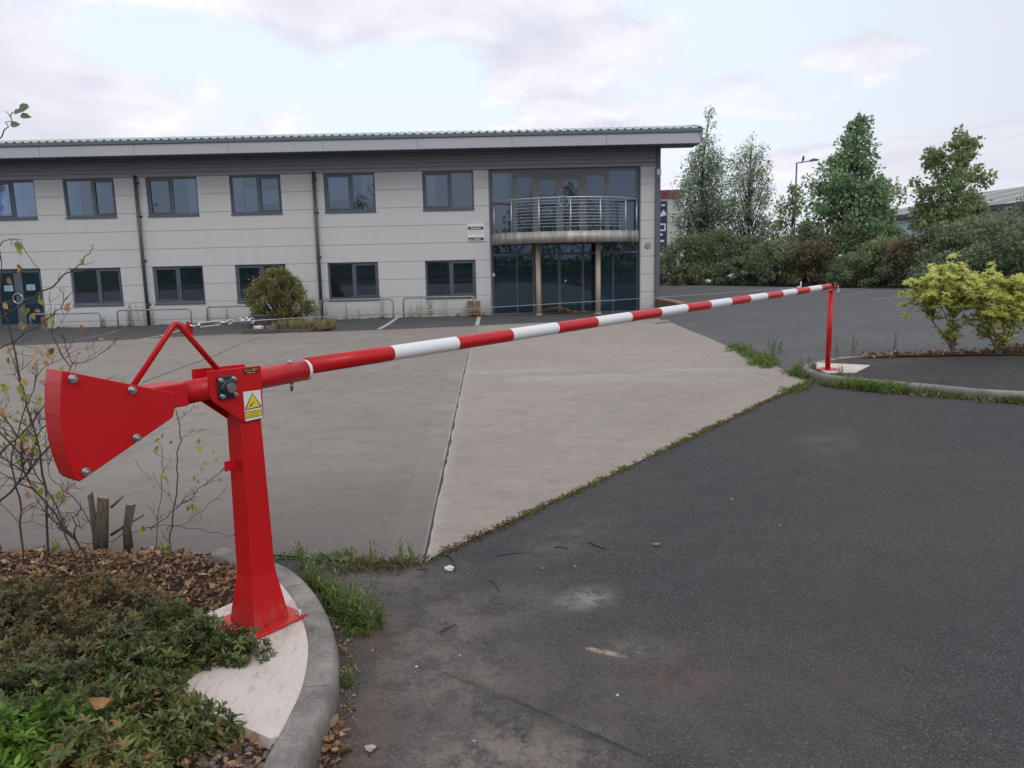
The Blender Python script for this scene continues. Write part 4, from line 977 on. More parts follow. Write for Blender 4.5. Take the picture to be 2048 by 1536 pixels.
def bush(name, label, cat, base, w_, d_, h, ncl, nl, L, mat, group=None, cr=.2, vb=0.0, flat=.7, W=.6):
    th = thing(name, label, cat, base, 0, group); fo = Foliage(); mb = MB()
    for k in range(ncl):
        z = rng.random()**.8; a = rng.random()*2*pi; R = math.sqrt(max(.02, 1-(max(0, z-.25)/.75)**2))*(.88+.2*math.sin(a*3+base[0]))
        q = (.55+.45*rng.random()**.5)
        c = np.array([w_/2*R*q*cos(a), d_/2*R*q*sin(a), h*(.06+.86*z)])
        rr = cr*h*(.5+.8*rng.random())
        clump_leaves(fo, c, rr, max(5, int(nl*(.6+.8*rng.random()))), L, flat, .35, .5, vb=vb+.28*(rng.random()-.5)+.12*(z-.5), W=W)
        if k % 3 == 0: mb.tube([(c[0]*.15, c[1]*.15, 0), (c[0]*.6, c[1]*.6, c[2]*.45), tuple(c)], [.03, .018, .006], 4, caps=False)
    part('stems', mb, TWIG, th); ob('foliage', fo.mesh('foliage', mat), th); return th

def at(px, Y, z=None):
    p = onY(px, 560, Y); return (float(p[0]), Y, zg(p[0], Y) if z is None else z)
def hgt(px, py, Y): return float(onY(px, py, Y)[2])
# ---- trees behind the car park
Yb = 44
TH = lambda px, py, Y: hgt(px, py, Y)
g_t = 'trees behind the car park hedge'
H = TH(1415, 213, Yb); tree('birch_tree', 'tall slender birch directly right of the office roof end, its tip above the eaves', 'tree', at(1402, Yb), H,
     [(.08, 1.2), (.25, 1.75), (.45, 1.75), (.62, 1.35), (.75, .9, .15), (.88, .45, .3), (1, .06, .38)], 270, 84, .105, L_BIRCH, .055, .09, droop=.5, group=g_t, flat=1.15, fill=.3)
H = TH(1500, 262, Yb); tree('birch_tree', 'airy birch with a twiggy thin top, second tree right of the office', 'tree', at(1494, Yb), H,
     [(.08, 1.5), (.25, 2.0), (.5, 1.95), (.68, 1.55), (.82, 1.05), (.93, .6), (1, .15)], 270, 62, .10, L_BIRCH, .058, .085, droop=.45, group=g_t, flat=1.1, fill=.3)
H = TH(1577, 345, 42); tree('young_tree', 'small young tree in front of the lamp post, lowest of the trees', 'tree', at(1580, 42), H,
     [(.1, .9), (.4, 1.0), (.6, .8), (.75, .65), (.88, .25, -.1), (1, .05, -.15)], 62, 55, .15, L_MID, .07, .06, group=g_t, fill=.35)
H = TH(1700, 234, 38); tree('broadleaf_tree', 'big dense dark conical tree right of the lamp post', 'tree', at(1700, 38), H,
     [(.06, 1.3), (.2, 2.1), (.38, 2.3), (.5, 2.1, -.08), (.62, 1.85, -.22), (.69, 1.65, -.35), (.75, 1.2, -.1), (.88, .85), (.95, .5), (1, .14, .1)], 240, 90, .16, L_DARK, .066, .14, group=g_t, fill=.35)
H = TH(1885, 247, 37); tree('broadleaf_tree', 'open crowned tree with bare limbs showing, in front of the grey roofed warehouse', 'tree', at(1893, 37), H,
     [(.1, 1.2), (.3, 1.6), (.45, 1.9, .1), (.6, 1.95, .15), (.72, 1.5), (.85, .95), (.95, .7), (1, .3)], 130, 88, .165, L_MID, .062, .11, group=g_t, fill=.45, bare=.18)
# ---- hedge line, bush by bush: (px, Y, width m, top py, material, tone, words)
HB = [(1318, 40.5, 2.6, 512, L_OLIVE, .05, 'olive bush at the left end of the hedge, against the office corner'),
      (1368, 41.0, 3.4, 470, L_HEDGE, -.08, 'dark bush under the tall birch'),
      (1385, 39.3, 2.6, 527, L_OLIVE, -.02, 'low yellowish green bush at the tarmac edge under the tall birch'),
      (1440, 41.0, 3.4, 455, L_HEDGE, -.1, 'tall dark bush between the two birches'),
      (1470, 39.0, 2.8, 515, L_HEDGE, -.02, 'mid green bush in front of the two birches'),
      (1505, 40.5, 3.6, 470, L_HEDGE, -.08, 'dark bush under the airy birch'),
      (1552, 37.5, 3.3, 478, L_HEDGE, .06, 'rounded green bush below the young tree'),
      (1610, 38.5, 3.2, 455, L_HEDGE, -.02, 'leafy bush at the foot of the lamp post'),
      (1632, 36.0, 3.0, 481, L_RUST, .0, 'brownish bush behind the rest post of the barrier'),
      (1690, 36.5, 3.6, 450, L_HEDGE, -.12, 'dark bush under the big conical tree'),
      (1710, 34.0, 2.8, 505, L_HEDGE, .03, 'green bush directly right of the rest post'),
      (1765, 34.5, 3.4, 474, L_MID, -.05, 'mid green bush between the brownish bush and the reddish one'),
      (1828, 33.5, 3.4, 470, L_RUST, .05, 'reddish brown bush below the open crowned tree'),
      (1880, 33.0, 3.6, 448, L_OLIVE, -.08, 'olive bush right of the reddish one'),
      (1945, 31.5, 4.0, 432, L_HEDGE, .02, 'large dark spreading bush above the yellow shrubs'),
      (1900, 29.5, 3.0, 505, L_HEDGE, -.06, 'low dark bush behind the left yellow shrub'),
      (1990, 29.0, 3.4, 480, L_HEDGE, -.08, 'low dark bush behind the right yellow shrub'),
      (2030, 30.0, 4.0, 405, L_OLIVE, .0, 'tall olive bush at the right edge of the photo'),
      (2105, 28.0, 4.5, 425, L_HEDGE, -.05, 'dark bush cut by the right edge of the photo')]
for px, Y, wd, ty, mt, vb, words in HB:
    h = hgt(px, ty, Y)
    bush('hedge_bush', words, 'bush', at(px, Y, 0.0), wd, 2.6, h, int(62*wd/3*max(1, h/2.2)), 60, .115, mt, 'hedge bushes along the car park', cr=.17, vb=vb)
bush('shoot', 'spindly olive shoot rising above the hedge at the right edge', 'bush', at(2044, 30, 1.5), .7, .7, hgt(2044, 372, 30)-1.5, 26, 16, .10, L_OLIVE, None, .10)
# ---- yellow variegated shrubs on the island
def yshrub(label, px, py, spread, tips, hh):
    b = G(px, py, .10); th = thing('variegated_shrub', label, 'shrub', tuple(b), 0, 'yellow variegated shrubs on the island')
    mb = MB(); fo = Foliage()
    qs = [np.array(onY(tx, ty, b[1]+dy)-b) for tx, ty, dy, n in tips]; mains = []
    for k in range(9):
        q = qs[int((k+.5)*len(qs)/9)] if k else qs[0]; f = rnd.uniform(.42, .60)
        e = Vector((q[0]*f, q[1]*f, q[2]*f*.92)); side = Vector((rnd.uniform(-.06, .06), rnd.uniform(-.06, .06), 0))
        P_ = catmull([(rnd.uniform(-.025, .025), rnd.uniform(-.025, .025), -.02), e*.3+side*.6, e*.7+side, e], 4)
        mb.tube(P_, list(np.linspace(.015, .007, len(P_))), 6, caps=False); mains.append(e)
        for j in range(7):
            c = np.array(P_[min(len(P_)-1, int(len(P_)*rnd.uniform(.45, 1)))])+rng.normal(size=3)*.045; nl = 12; a = rng.random(nl)*2*pi; el = rng.uniform(-.2, 1.0, nl)
            ax = np.stack([np.cos(a)*np.cos(el), np.sin(a)*np.cos(el), np.sin(el)], 1)
            fo.add(*leaf_arrays(c+ax*.004, ax, unit(np.stack([-np.cos(a)*.5, -np.sin(a)*.5, np.ones(nl)], 1)), .052*(1+.2*rng.normal(size=nl)), .024, np.clip(rng.normal(.45, .2, nl), 0, 1), .2, -.15))
    for (tx, ty, dy, n), q in zip(tips, qs):
        tip = Vector(q); st_ = min(mains, key=lambda e: (e-tip).length); side = Vector((rnd.uniform(-.05, .05), rnd.uniform(-.05, .05), rnd.uniform(-.03, .03)))
        m2 = st_.lerp(tip, .6)+side; mb.tube(catmull([st_, m2, tip], 3), [.008, .007, .006, .005, .004, .003, .0025], 5, caps=False)
        for k in range(n*2+1):
            c = np.array(tip)+rng.normal(size=3)*np.array([.075, .075, .085])-np.array([0, 0, .05])
            s = m2.lerp(tip, rnd.random()); mb.tube([s, Vector(c)], [.004, .0025], 4, caps=False)
            nl = 17; a = rng.random(nl)*2*pi; el = rng.uniform(-.3, 1.1, nl)
            ax = np.stack([np.cos(a)*np.cos(el), np.sin(a)*np.cos(el), np.sin(el)], 1)
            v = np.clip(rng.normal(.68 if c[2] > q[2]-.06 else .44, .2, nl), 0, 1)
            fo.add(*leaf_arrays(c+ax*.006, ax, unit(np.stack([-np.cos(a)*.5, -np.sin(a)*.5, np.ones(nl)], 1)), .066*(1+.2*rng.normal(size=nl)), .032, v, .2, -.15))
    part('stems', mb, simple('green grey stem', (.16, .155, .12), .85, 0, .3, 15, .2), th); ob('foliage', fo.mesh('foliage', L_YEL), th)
rt = lambda c, w_, n, y0, y1: [(c+rnd.uniform(-w_, w_), rnd.uniform(y0, y1), rnd.uniform(-.28, .28), n) for _ in range(1)][0]
T1 = [(1820, 562, -.05, 3), (1832, 580, .05, 4), (1822, 593, .0, 3), (1838, 590, 0, 3)] + [(1872, 545, .0, 4), (1886, 540, .1, 4), (1902, 530, 0, 4), (1908, 548, .1, 4), (1925, 548, -.1, 4), (1890, 560, .1, 4), (1868, 562, .1, 4)] + [rt(1898, 42, 4, 556, 605) for _ in range(26)] + [rt(1890, 30, 2, 600, 630) for _ in range(6)]
yshrub('yellow variegated shrub with a single low side branch reaching left, nearer the rest post', 1907, 706, .5, T1, 1)
T2 = [(1946, 556, 0, 4), (1945, 568, 0, 3), (1985, 550, 0, 4), (1993, 556, .1, 4), (1972, 568, 0, 4), (2030, 556, 0, 4), (2040, 552, .1, 4), (2025, 570, 0, 4), (2046, 575, 0, 4)] + [rt(1990, 62, 4, 572, 630) for _ in range(38)] + [(1970, 655, 0, 3), (1976, 648, 0, 2)]
yshrub('fuller yellow variegated shrub at the right edge of the photo', 1998, 707, .5, T2, 1)
T3 = [rt(2105, 45, 4, 560, 640) for _ in range(22)] + [(2052, 610, 0, 4), (2056, 640, 0, 3)]
yshrub('yellow variegated shrub cut off by the right edge, only a few leaves in view', 2095, 706, .5, T3, 1)
# ---- round conifer in its planter
cb = G(562, 652); cY = cb[1]-.2
th = thing('conifer_shrub', 'round golden brown dwarf conifer in front of the office', 'shrub', (onY(560, 640, cY)[0], cY, zg(cb[0], cY)+.1))
cx0 = onY(560, 640, cY)[0]; cz = hgt(560, 541, cY)-zg(cb[0], cY)-.1
fo = Foliage(); mb = MB()
for k in range(420):
    z = rng.random(); a = rng.random()*2*pi
    R = np.interp(z, [0, .12, .35, .6, .8, .93, 1], [.62, .80, .88, .78, .52, .26, .06])*(1+.15*math.sin(3*a+z*6)+.12*math.sin(7*a-z*11)+.07*math.sin(13*a+z*17))
    if math.sin(3*a+1.2)*math.cos(z*7+a) > .62 and rng.random() < .75: continue
    q = .78+.26*rng.random()+(.16 if rng.random() < .05 else 0)
    c = np.array([R*q*cos(a)-.03*z+.02, R*q*sin(a)*.9, z*cz]); r = .085+.05*rng.random(); n = 42
    d = unit(np.array([cos(a)*.7, sin(a)*.7, .75]))
    ax = unit(d+rng.normal(size=(n, 3))*.55); p = c+rng.normal(size=(n, 3))*r*.55
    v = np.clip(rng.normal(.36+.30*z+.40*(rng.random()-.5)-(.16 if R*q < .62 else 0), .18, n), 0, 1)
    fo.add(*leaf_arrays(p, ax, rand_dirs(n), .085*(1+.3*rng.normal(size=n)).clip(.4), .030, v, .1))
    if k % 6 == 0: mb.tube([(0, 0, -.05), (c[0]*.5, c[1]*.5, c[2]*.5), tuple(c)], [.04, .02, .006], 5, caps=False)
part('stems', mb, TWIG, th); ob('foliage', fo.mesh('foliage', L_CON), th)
pb = G(538, 668); zb = zg(pb[0], pb[1])
pl = thing('planter_edging', 'low dark stone edging of the small bed under the round conifer', 'edging', (pb[0], pb[1], zb))
xa, xb = onY(482, 665, pb[1])[0]-pb[0], onY(552, 665, pb[1])[0]-pb[0]
mb = MB(); mb.box(xa, xb, 0, .12, -.05, .14); mb.box(xa, xa+.12, .121, 1.9, -.05, .135); mb.box(xb-.1, xb+.9, .25, .36, -.05, .09)
part('stone', mb, simple('dark weathered stone', (.085, .080, .078), .9, 0, .3, 5), pl, .02)
mb = MB(); mb.box(xa+.12, xb+1.2, .37, 2.0, -.05, .075); part('soil', mb, M_SOIL, pl)
def rock(name, label, p, r, mat, sq=(1, 1, 1), seed=1, cat='stone', group=None):
    bm = bmesh.new(); bmesh.ops.create_icosphere(bm, subdivisions=3, radius=r); q = random.Random(seed)
    ph = [q.uniform(0, 6) for _ in range(6)]
    for v in bm.verts:
        d = v.co.normalized(); k = 1+.16*math.sin(d.x*3+ph[0])*math.cos(d.y*3.3+ph[1])+.1*math.sin(d.z*5+ph[2]+d.x*4)+.05*math.sin(d.y*9+ph[3])
        v.co = Vector((d.x*sq[0], d.y*sq[1], d.z*sq[2]))*r*k
    me = bpy.data.meshes.new(name); bm.to_mesh(me); bm.free(); me.materials.append(mat)
    return ob(name, me, None, tuple(p), label, cat, group)
bxp = onY(520, 655, pb[1]+.35); bb = thing('planter_box', 'dark slate coloured box standing in the conifer bed', 'box', (bxp[0], pb[1]+.4, zb+.07))
mb = MB(); mb.prism([(-.28, 0), (.28, 0), (.235, .40), (-.23, .40)], 'y', -.22, .22); part('body', mb, simple('dark slate', (.030, .034, .042), .55, 0, .25, 5), bb, .015)
mb = MB(); mb.box(-.245, .25, -.235, .235, .40, .425); part('lid', mb, simple('slate lid', (.045, .047, .055), .5, 0, .2, 5), bb, .008)
wp = onY(518, 656, pb[1]+.2); rock('stone', 'pale stone lying in front of the dark box in the conifer bed', (wp[0], pb[1]+.15, zb+.17), .11, simple('pale stone', (.55, .50, .42), .9, 0, .2, 10), (1.2, .8, .6), 3)
rs_ = onY(541, 656, pb[1]+.2); rock('stone', 'reddish brown stone beside the dark box in the conifer bed', (rs_[0], pb[1]+.2, zb+.12), .15, simple('reddish stone', (.13, .085, .075), .9, 0, .3, 8), (1.2, .8, .8), 9)

def tuft(n, r, h, mat_v=(.5, .25), lean=.35, w_=.006, base=(0, 0, 0), bend=.5):
    """blades of grass from a small base; two quads each"""
    a = rng.random(n)*2*pi; rr = r*np.sqrt(rng.random(n)); p = np.stack([rr*np.cos(a), rr*np.sin(a), np.zeros(n)], 1)+np.array(base)
    hh = h*(.45+.65*rng.random(n)); b = rng.random(n)*2*pi; ln = lean*(.3+rng.random(n))
    d = np.stack([np.cos(b)*ln, np.sin(b)*ln, np.ones(n)], 1); d = unit(d); s = unit(np.cross(d, rand_dirs(n)))
    m = p+d*hh[:, None]*.55; t = p+d*hh[:, None]+np.stack([np.cos(b), np.sin(b), -.5*np.ones(n)], 1)*hh[:, None]*ln[:, None]*bend
    W = w_*(.7+.6*rng.random(n))[:, None]
    V = np.stack([p-s*W, p+s*W, m+s*W*.8, m-s*W*.8, t+s*W*.12, t-s*W*.12], 1).reshape(-1, 3)
    o = np.arange(n)[:, None]*6; F = np.concatenate([o+np.array([0, 1, 2, 3]), o+np.array([3, 2, 4, 5])], 1).reshape(-1, 4)
    v = np.clip(rng.normal(*mat_v, n), 0, 1); return V, F, np.repeat(v, 6)
def grass_line(name, pts, per_m, h, width, mat, mv=(.5, .25), zoff=0.0, w_=.005, r=.03, n=7):
    fo = Foliage(); P = np.array([p[:2] for p in pts]); seg = np.linalg.norm(np.diff(P, axis=0), axis=1); s = np.concatenate([[0], np.cumsum(seg)])
    for k in range(int(per_m*s[-1])):
        t = rng.random()*s[-1]; dens = .5+.5*math.sin(t*2.3+1)*math.sin(t*5.1)
        if rng.random() > .35+.65*dens: continue
        x = np.interp(t, s, P[:, 0])+rng.normal()*width; y = np.interp(t, s, P[:, 1])+rng.normal()*width
        fo.add(*tuft(n, r, h*(.4+.9*rng.random()), mv, .6, w_, (x, y, zg(x, y)+zoff)))
    return ob(name, fo.mesh(name, mat), kind='stuff')
# straw grasses in the conifer bed
fo = Foliage()
for k in range(34):
    x = pb[0]+rnd.uniform(xb-.35, xb+1.35); y = pb[1]+rnd.uniform(.4, 1.2); fo.add(*tuft(26, .10, .34, (.5, .3), .6, .012, (x, y, zb+.06)))
for k in range(8): fo.add(*tuft(24, .08, .3, (.6, .3), .6, .012, (pb[0]+xa+.35+rnd.uniform(-.15, .2), pb[1]+rnd.uniform(.3, .6), zb+.06)))
ob('straw_grass', fo.mesh('straw_grass', L_STRAW), kind='stuff')

# ---- moss and grass in the seams
grass_line('seam_grass', [(-.40, 3.88), (.07, 4.50)], 160, .018, .018, L_MOSS, (.25, .2), .006, .004, .03, 8)
grass_line('seam_grass', [(.07, 4.50), (.6, 5.19), (1.62, 6.54), (3.0, 8.38)], 120, .022, .016, L_MOSS, (.55, .28), .006, .004, .03, 8)
grass_line('seam_grass', [(3.0, 8.35), (3.3, 8.72), (3.52, 8.98), (3.62, 9.2)], 80, .06, .045, L_GRASS, (.5, .25), .006, .005, .05, 9)
grass_line('kerb_grass', [(3.66, 8.88), (3.98, 8.50), (4.45, 8.10), (5.15, 7.53), (6.2, 7.02), (8, 6.45)], 100, .085, .06, L_GRASS, (.38, .28), .004, .005, .05, 10)
grass_line('kerb_grass', [(3.78, 8.72), (4.02, 8.46), (4.25, 8.30)], 120, .17, .05, L_GRASS, (.65, .2), .004, .006, .05, 12)
grass_line('kerb_grass', [(3.60, 9.30), (3.62, 9.62), (3.75, 9.95)], 60, .12, .06, L_GRASS, (.5, .25), .004, .006, .05, 10)
grass_line('kerb_grass', [(3.50, 10.3), (3.58, 10.9), (3.62, 11.7), (3.66, 12.6)], 42, .15, .09, L_GRASS, (.55, .25), .004, .007, .07, 12)
grass_line('kerb_grass', [(-1.28, 3.90), (-.95, 3.84), (-.62, 3.81)], 70, .05, .05, L_GRASS, (.5, .3), .004, .004, .04, 8)
grass_line('dead_grass', [(-.95, 3.74), (-.70, 3.74), (-.50, 3.78)], 170, .035, .045, L_MOSS, (.2, .2), .004, .004, .05, 8)
grass_line('kerb_grass', [(-1.12, 3.66), (-.95, 3.50), (-.80, 3.26), (-.70, 3.02)], 120, .055, .028, L_GRASS, (.45, .28), .002, .004, .04, 9)
grass_line('wall_grass', [(-16, 26.85), (-9, 26.88), (-1, 26.85)], 9, .10, .05, L_GRASS, (.35, .25), 0, .01, .08, 8)
# ---- weeds one can count
def weed(label, p, h, n, mat, group, spread=.35, L=.030, mi_v=.6):
    th = thing('weed', label, 'weed', tuple(p), rnd.random()*6, group); mb = MB(); fo = Foliage()
    for k in range(n):
        a = rnd.random()*2*pi; s = spread*rnd.random(); hh = h*rnd.uniform(.55, 1.05); b = (rnd.uniform(-.03, .03)*h*4, rnd.uniform(-.03, .03)*h*4)
        pts = [(b[0], b[1], 0), (b[0]+s*.4*hh*cos(a), b[1]+s*.4*hh*sin(a), hh*.5), (b[0]+s*hh*cos(a), b[1]+s*hh*sin(a), hh)]
        mb.tube(pts, [.0028, .0022, .0012], 5, caps=False)
        m = max(5, int(hh/L*1.9)); t = np.linspace(.12, 1, m); P = np.stack([np.interp(t, [0, .5, 1], [q[i] for q in pts]) for i in range(3)], 1)
        az = np.arange(m)*2.4+k; el = .35+.6*t
        ax = np.stack([np.cos(az)*np.cos(el), np.sin(az)*np.cos(el), np.sin(el)], 1)
        fo.add(*leaf_arrays(P, ax, unit(np.stack([-np.cos(az)*.4, -np.sin(az)*.4, np.ones(m)], 1)), L*(1.25-.5*t), L*.27, np.clip(rng.normal(mi_v, .2, m)+.15*(t-.5), 0, 1), .2, -.1, 'h'))
    part('stems', mb, simple('weed stem', (.14, .17, .05), .7), th); ob('leaves', fo.mesh('leaves', mat), th); return th
gw = 'weeds growing beside the near kerb'
weed('tallest bushy green weed against the curved kerb, by the foot of the barrier post', (-.635, 3.02, 0), .21, 15, L_GRASS, gw, .45, .034, .62)
weed('green weed against the curved kerb just behind the tallest one', (-.775, 3.20, 0), .17, 12, L_GRASS, gw, .5, .03, .6)
weed('weed with paler leaves where the curved kerb bends behind the post', (-.98, 3.50, 0), .16, 12, L_GRASS, gw, .5, .03, .7)
weed('feathery weed at the concrete edge left of the two upright weeds', (-1.10, 3.74, 0), .15, 8, L_GRASS, gw, .4, .03, .6)
weed('single upright weed at the concrete edge, left of the pair', (-.735, 3.765, 0), .135, 4, L_GRASS, gw, .2, .028, .62)
weed('bright upright weed of a pair beside the slab joint, the left one', (-.595, 3.775, 0), .135, 4, L_GRASS, gw, .15, .03, .85)
weed('darker upright weed of a pair beside the slab joint, the right one', (-.545, 3.775, 0), .125, 4, L_GRASS, gw, .2, .03, .55)
weed('small low weed in the kerb angle nearest the camera', (-.635, 2.62, 0), .07, 9, L_GRASS, gw, .7, .032, .55)
weed('low weed between the kerb and the bare patch', (-.875, 3.42, 0), .10, 9, L_GRASS, gw, .6, .028, .55)
weed('bushy weed filling the kerb angle behind the tallest one', (-.705, 3.12, 0), .17, 16, L_GRASS, gw, .5, .034, .66)
weed('weed at the outer side of the tallest one', (-.585, 3.08, 0), .13, 12, L_GRASS, gw, .45, .032, .58)
weed('broad low weed halfway along the curved kerb', (-.83, 3.32, 0), .14, 14, L_GRASS, gw, .7, .034, .7)
gw2 = 'weeds around the right island'
for (px, py), h, n, words in [((1600, 757), .30, 9, 'leafy weed left of the pale pad of the rest post'), ((1622, 752), .26, 8, 'weed at the front left corner of the pale pad'), ((1680, 768), .2, 12, 'bright grassy weed in front of the rest post pad'),
        ((1545, 712), .30, 9, 'weed at the tarmac corner left of the rest post'), ((1560, 706), .24, 7, 'second weed at the tarmac corner, farther back'), ((1790, 706), .30, 3, 'thin tall weed at the back of the island, left of the yellow shrubs'),
        ((1703, 713), .32, 4, 'wispy weed just behind the rest post'), ((1668, 715), .27, 4, 'wispy weed behind the foot of the rest post'), ((2022, 776), .26, 3, 'tall thin weed by the island kerb at the right edge'), ((1885, 780), .12, 7, 'low weed in front of the island kerb')]:
    weed(words, G(px, py, .0), h, n, L_GRASS, gw2, .35, .045, .5)
gw3 = 'weeds along the foot of the office wall'
for px, py, h, words in [(210, 655, .35, 'leafy weed at the right end of the first hoop rail'), (262, 652, .75, 'bushy weed left of the left downpipe'), (286, 650, .85, 'tall weed against the left downpipe'), (306, 650, .55, 'weed right of the left downpipe'),
        (422, 640, .6, 'thin weed stalk inside the conifer side hoop rail'), (456, 640, .62, 'taller thin stalk left of the dark box'), (632, 633, .75, 'leafy weed right of the round conifer'), (655, 632, .45, 'small weed right of the right downpipe'), (695, 637, .55, 'brown stalk under the fifth lower window'), (717, 637, .35, 'short weed under the fifth lower window'), (765, 634, .75, 'stalk at the right end of the hoop rail by the downpipe'),
        (821, 632, .4, 'first small weed inside the last hoop rail'), (835, 632, .45, 'second weed inside the last hoop rail'), (845, 631, .62, 'tall dark stalk inside the last hoop rail'), (860, 631, .65, 'bushy stalk inside the last hoop rail'), (891, 629, .85, 'tallest weed inside the last hoop rail'), (978, 627, .6, 'weed right of the wooden crate')]:
    p = onY(px, py, 26.75); weed(words, (p[0], 26.72, zg(p[0], 26.7)), h, 7 if 'leafy' in words or 'bushy' in words else 3, L_MID, gw3, .22, .11, .55)

# ================================================================ FOREGROUND BED
# leaf litter
def litter(name, n, region, zf, L=(.028, .065), mat=None, pile=.02):
    xs_, ys_ = [], []
    while len(xs_) < n:
        x, y = region()
        if x is not None: xs_.append(x); ys_.append(y)
    z = np.array([zf(x, y) for x, y in zip(xs_, ys_)])+rng.random(n)*pile+.004
    P = np.stack([xs_, ys_, z], 1); a = rng.random(n)*2*pi; tl = rng.normal(size=n)*.5
    ax = np.stack([np.cos(a), np.sin(a), tl], 1); nr = unit(np.stack([rng.normal(size=n)*.5, rng.normal(size=n)*.5, np.ones(n)], 1))
    LL = rng.uniform(*L, n); v = np.clip(rng.normal(.5, .24, n), 0, 1)
    fo = Foliage(); fo.add(*leaf_arrays(P, ax, nr, LL, LL*rng.uniform(.32, .72, n), v, rng.uniform(-.2, .7, n)[:, None], rng.uniform(-.3, .5, n), 'h'))
    return ob(name, fo.mesh(name, mat or L_DRY), kind='stuff')
KP = np.array(kin)
def inside_bed(x, y):
    o = np.argsort(KP[:, 1]); 
    if x < -1.38: lim = np.interp(-x, -KP[KP[:, 0] < -1.1][:, 0], KP[KP[:, 0] < -1.1][:, 1]); return y < lim+.10+.05*math.sin(x*9)
    kx = np.interp(y, KP[KP[:, 1] < 3.6][:, 1], KP[KP[:, 1] < 3.6][:, 0]); return x < kx-.02 and y < 3.6
def on_pad(x, y):
    n = len(pad); c = False; j = n-1
    for i in range(n):
        if (pad[i][1] > y) != (pad[j][1] > y) and x < (pad[j][0]-pad[i][0])*(y-pad[i][1])/(pad[j][1]-pad[i][1])+pad[i][0]: c = not c
        j = i
    return c
def reg_bed():
    x, y = rng.uniform(-5.0, -.75), rng.uniform(1.9, 4.1)
    if not inside_bed(x, y) or on_pad(x-.03, y) or on_pad(x+.03, y): return None, None
    if x < -2.6 and rng.random() < .4: return None, None
    if y > 3.75+.1*math.sin(x*5) and rng.random() < .45: return None, None
    return x, y
litter('leaf_litter', 17000, reg_bed, bed_z, (.012, .040))
def reg_kerb():
    t = rng.random(); y = 2.1+1.0*t; x = np.interp(y, [2.0, 2.27, 2.45, 2.69, 2.89, 3.14], [-.62, -.615, -.62, -.655, -.715, -.825])+abs(rng.normal())*.028
    if rng.random() < .35 and y > 2.35: return None, None
    return x, y
litter('leaf_litter', 330, reg_kerb, lambda x, y: 0, (.006, .020), pile=.006)
def reg_pile(): return -.603+rng.normal()*.022, 2.275+rng.normal()*.055
litter('leaf_litter', 60, reg_pile, lambda x, y: .0, (.025, .05), pile=.03)
def reg_isl():
    t = rng.random(); P = [(3.7, 8.82), (4.0, 8.46), (4.5, 8.03), (5.2, 7.46), (7, 6.72)]; s = t**.7*3
    x = np.interp(s, range(5), [p[0] for p in P]); y = np.interp(s, range(5), [p[1] for p in P]); return x+rng.normal()*.06, y+rng.normal()*.06
litter('leaf_litter', 520, reg_isl, lambda x, y: 0, (.02, .05), pile=.012)
def reg_mul():
    x = rng.uniform(4.75, 8.6); y = np.interp(x, [4.75, 5.1, 6, 7.5, 9], [10.45, 10.5, 10.6, 10.75, 11])+rng.normal()*.08; return x, y
litter('leaf_litter', 900, reg_mul, lambda x, y: .115, (.03, .06), pile=.02)
L_RDRY = leafmat('red brown dry leaf', [(0, (.10, .045, .025)), (.5, (.24, .11, .06)), (1, (.38, .21, .13))], rough=.85)
def reg_mul2():
    x = rng.uniform(6.8, 8.5); return x, np.interp(x, [6.8, 8.5], [10.5, 10.7])+rng.normal()*.12
litter('leaf_litter', 500, reg_mul2, lambda x, y: .115, (.03, .06), L_RDRY, pile=.10)
def reg_door(): 
    p = onY(1132, 628, 26.6); return p[0]+rng.normal()*.42, 26.75+rng.normal()*.10
litter('leaf_litter', 1500, reg_door, lambda x, y: zg(x, 26.6)+max(0, .15-.10*((x-onY(1110, 628, 26.6)[0])/.55)**2), (.03, .07), simple('brown leaf drift', (.27, .16, .085), .9, 0, .3, 12), pile=.06)
def reg_crate():
    p = onY(949, 628, 26.6); return p[0]+rng.normal()*.16, 26.5+rng.normal()*.12
litter('leaf_litter', 300, reg_crate, lambda x, y: zg(x, 26.6), (.04, .09), leafmat('orange dry leaf', [(0, (.30, .15, .06)), (1, (.55, .33, .18))]), pile=.10)
# crate by the wall
cp = onY(948, 629, 26.7); cr_ = thing('wooden_crate', 'small brown wooden crate against the office wall beside the last hoop rail', 'crate', (cp[0], 26.72, zg(cp[0], 26.7)))
WOOD = simple('weathered wood', (.26, .17, .10), .85, 0, .3, 9)
mb = MB()
for z in (.02, .16, .30, .42): 
    mb.box(-.22, .22, -.17, -.15, z, z+.10); mb.box(-.22, .22, .15, .17, z, z+.10); mb.box(-.22, -.20, -.149, .149, z, z+.10); mb.box(.20, .22, -.149, .149, z, z+.10)
for sx in (-.198, .168):
    for sy in (-.148, .118): mb.box(sx, sx+.03, sy, sy+.03, 0, .53)
part('slats', mb, WOOD, cr_, .004, seg=1); mb = MB(); mb.box(-.195, .195, -.145, .145, .03, .05); part('base', mb, WOOD, cr_)

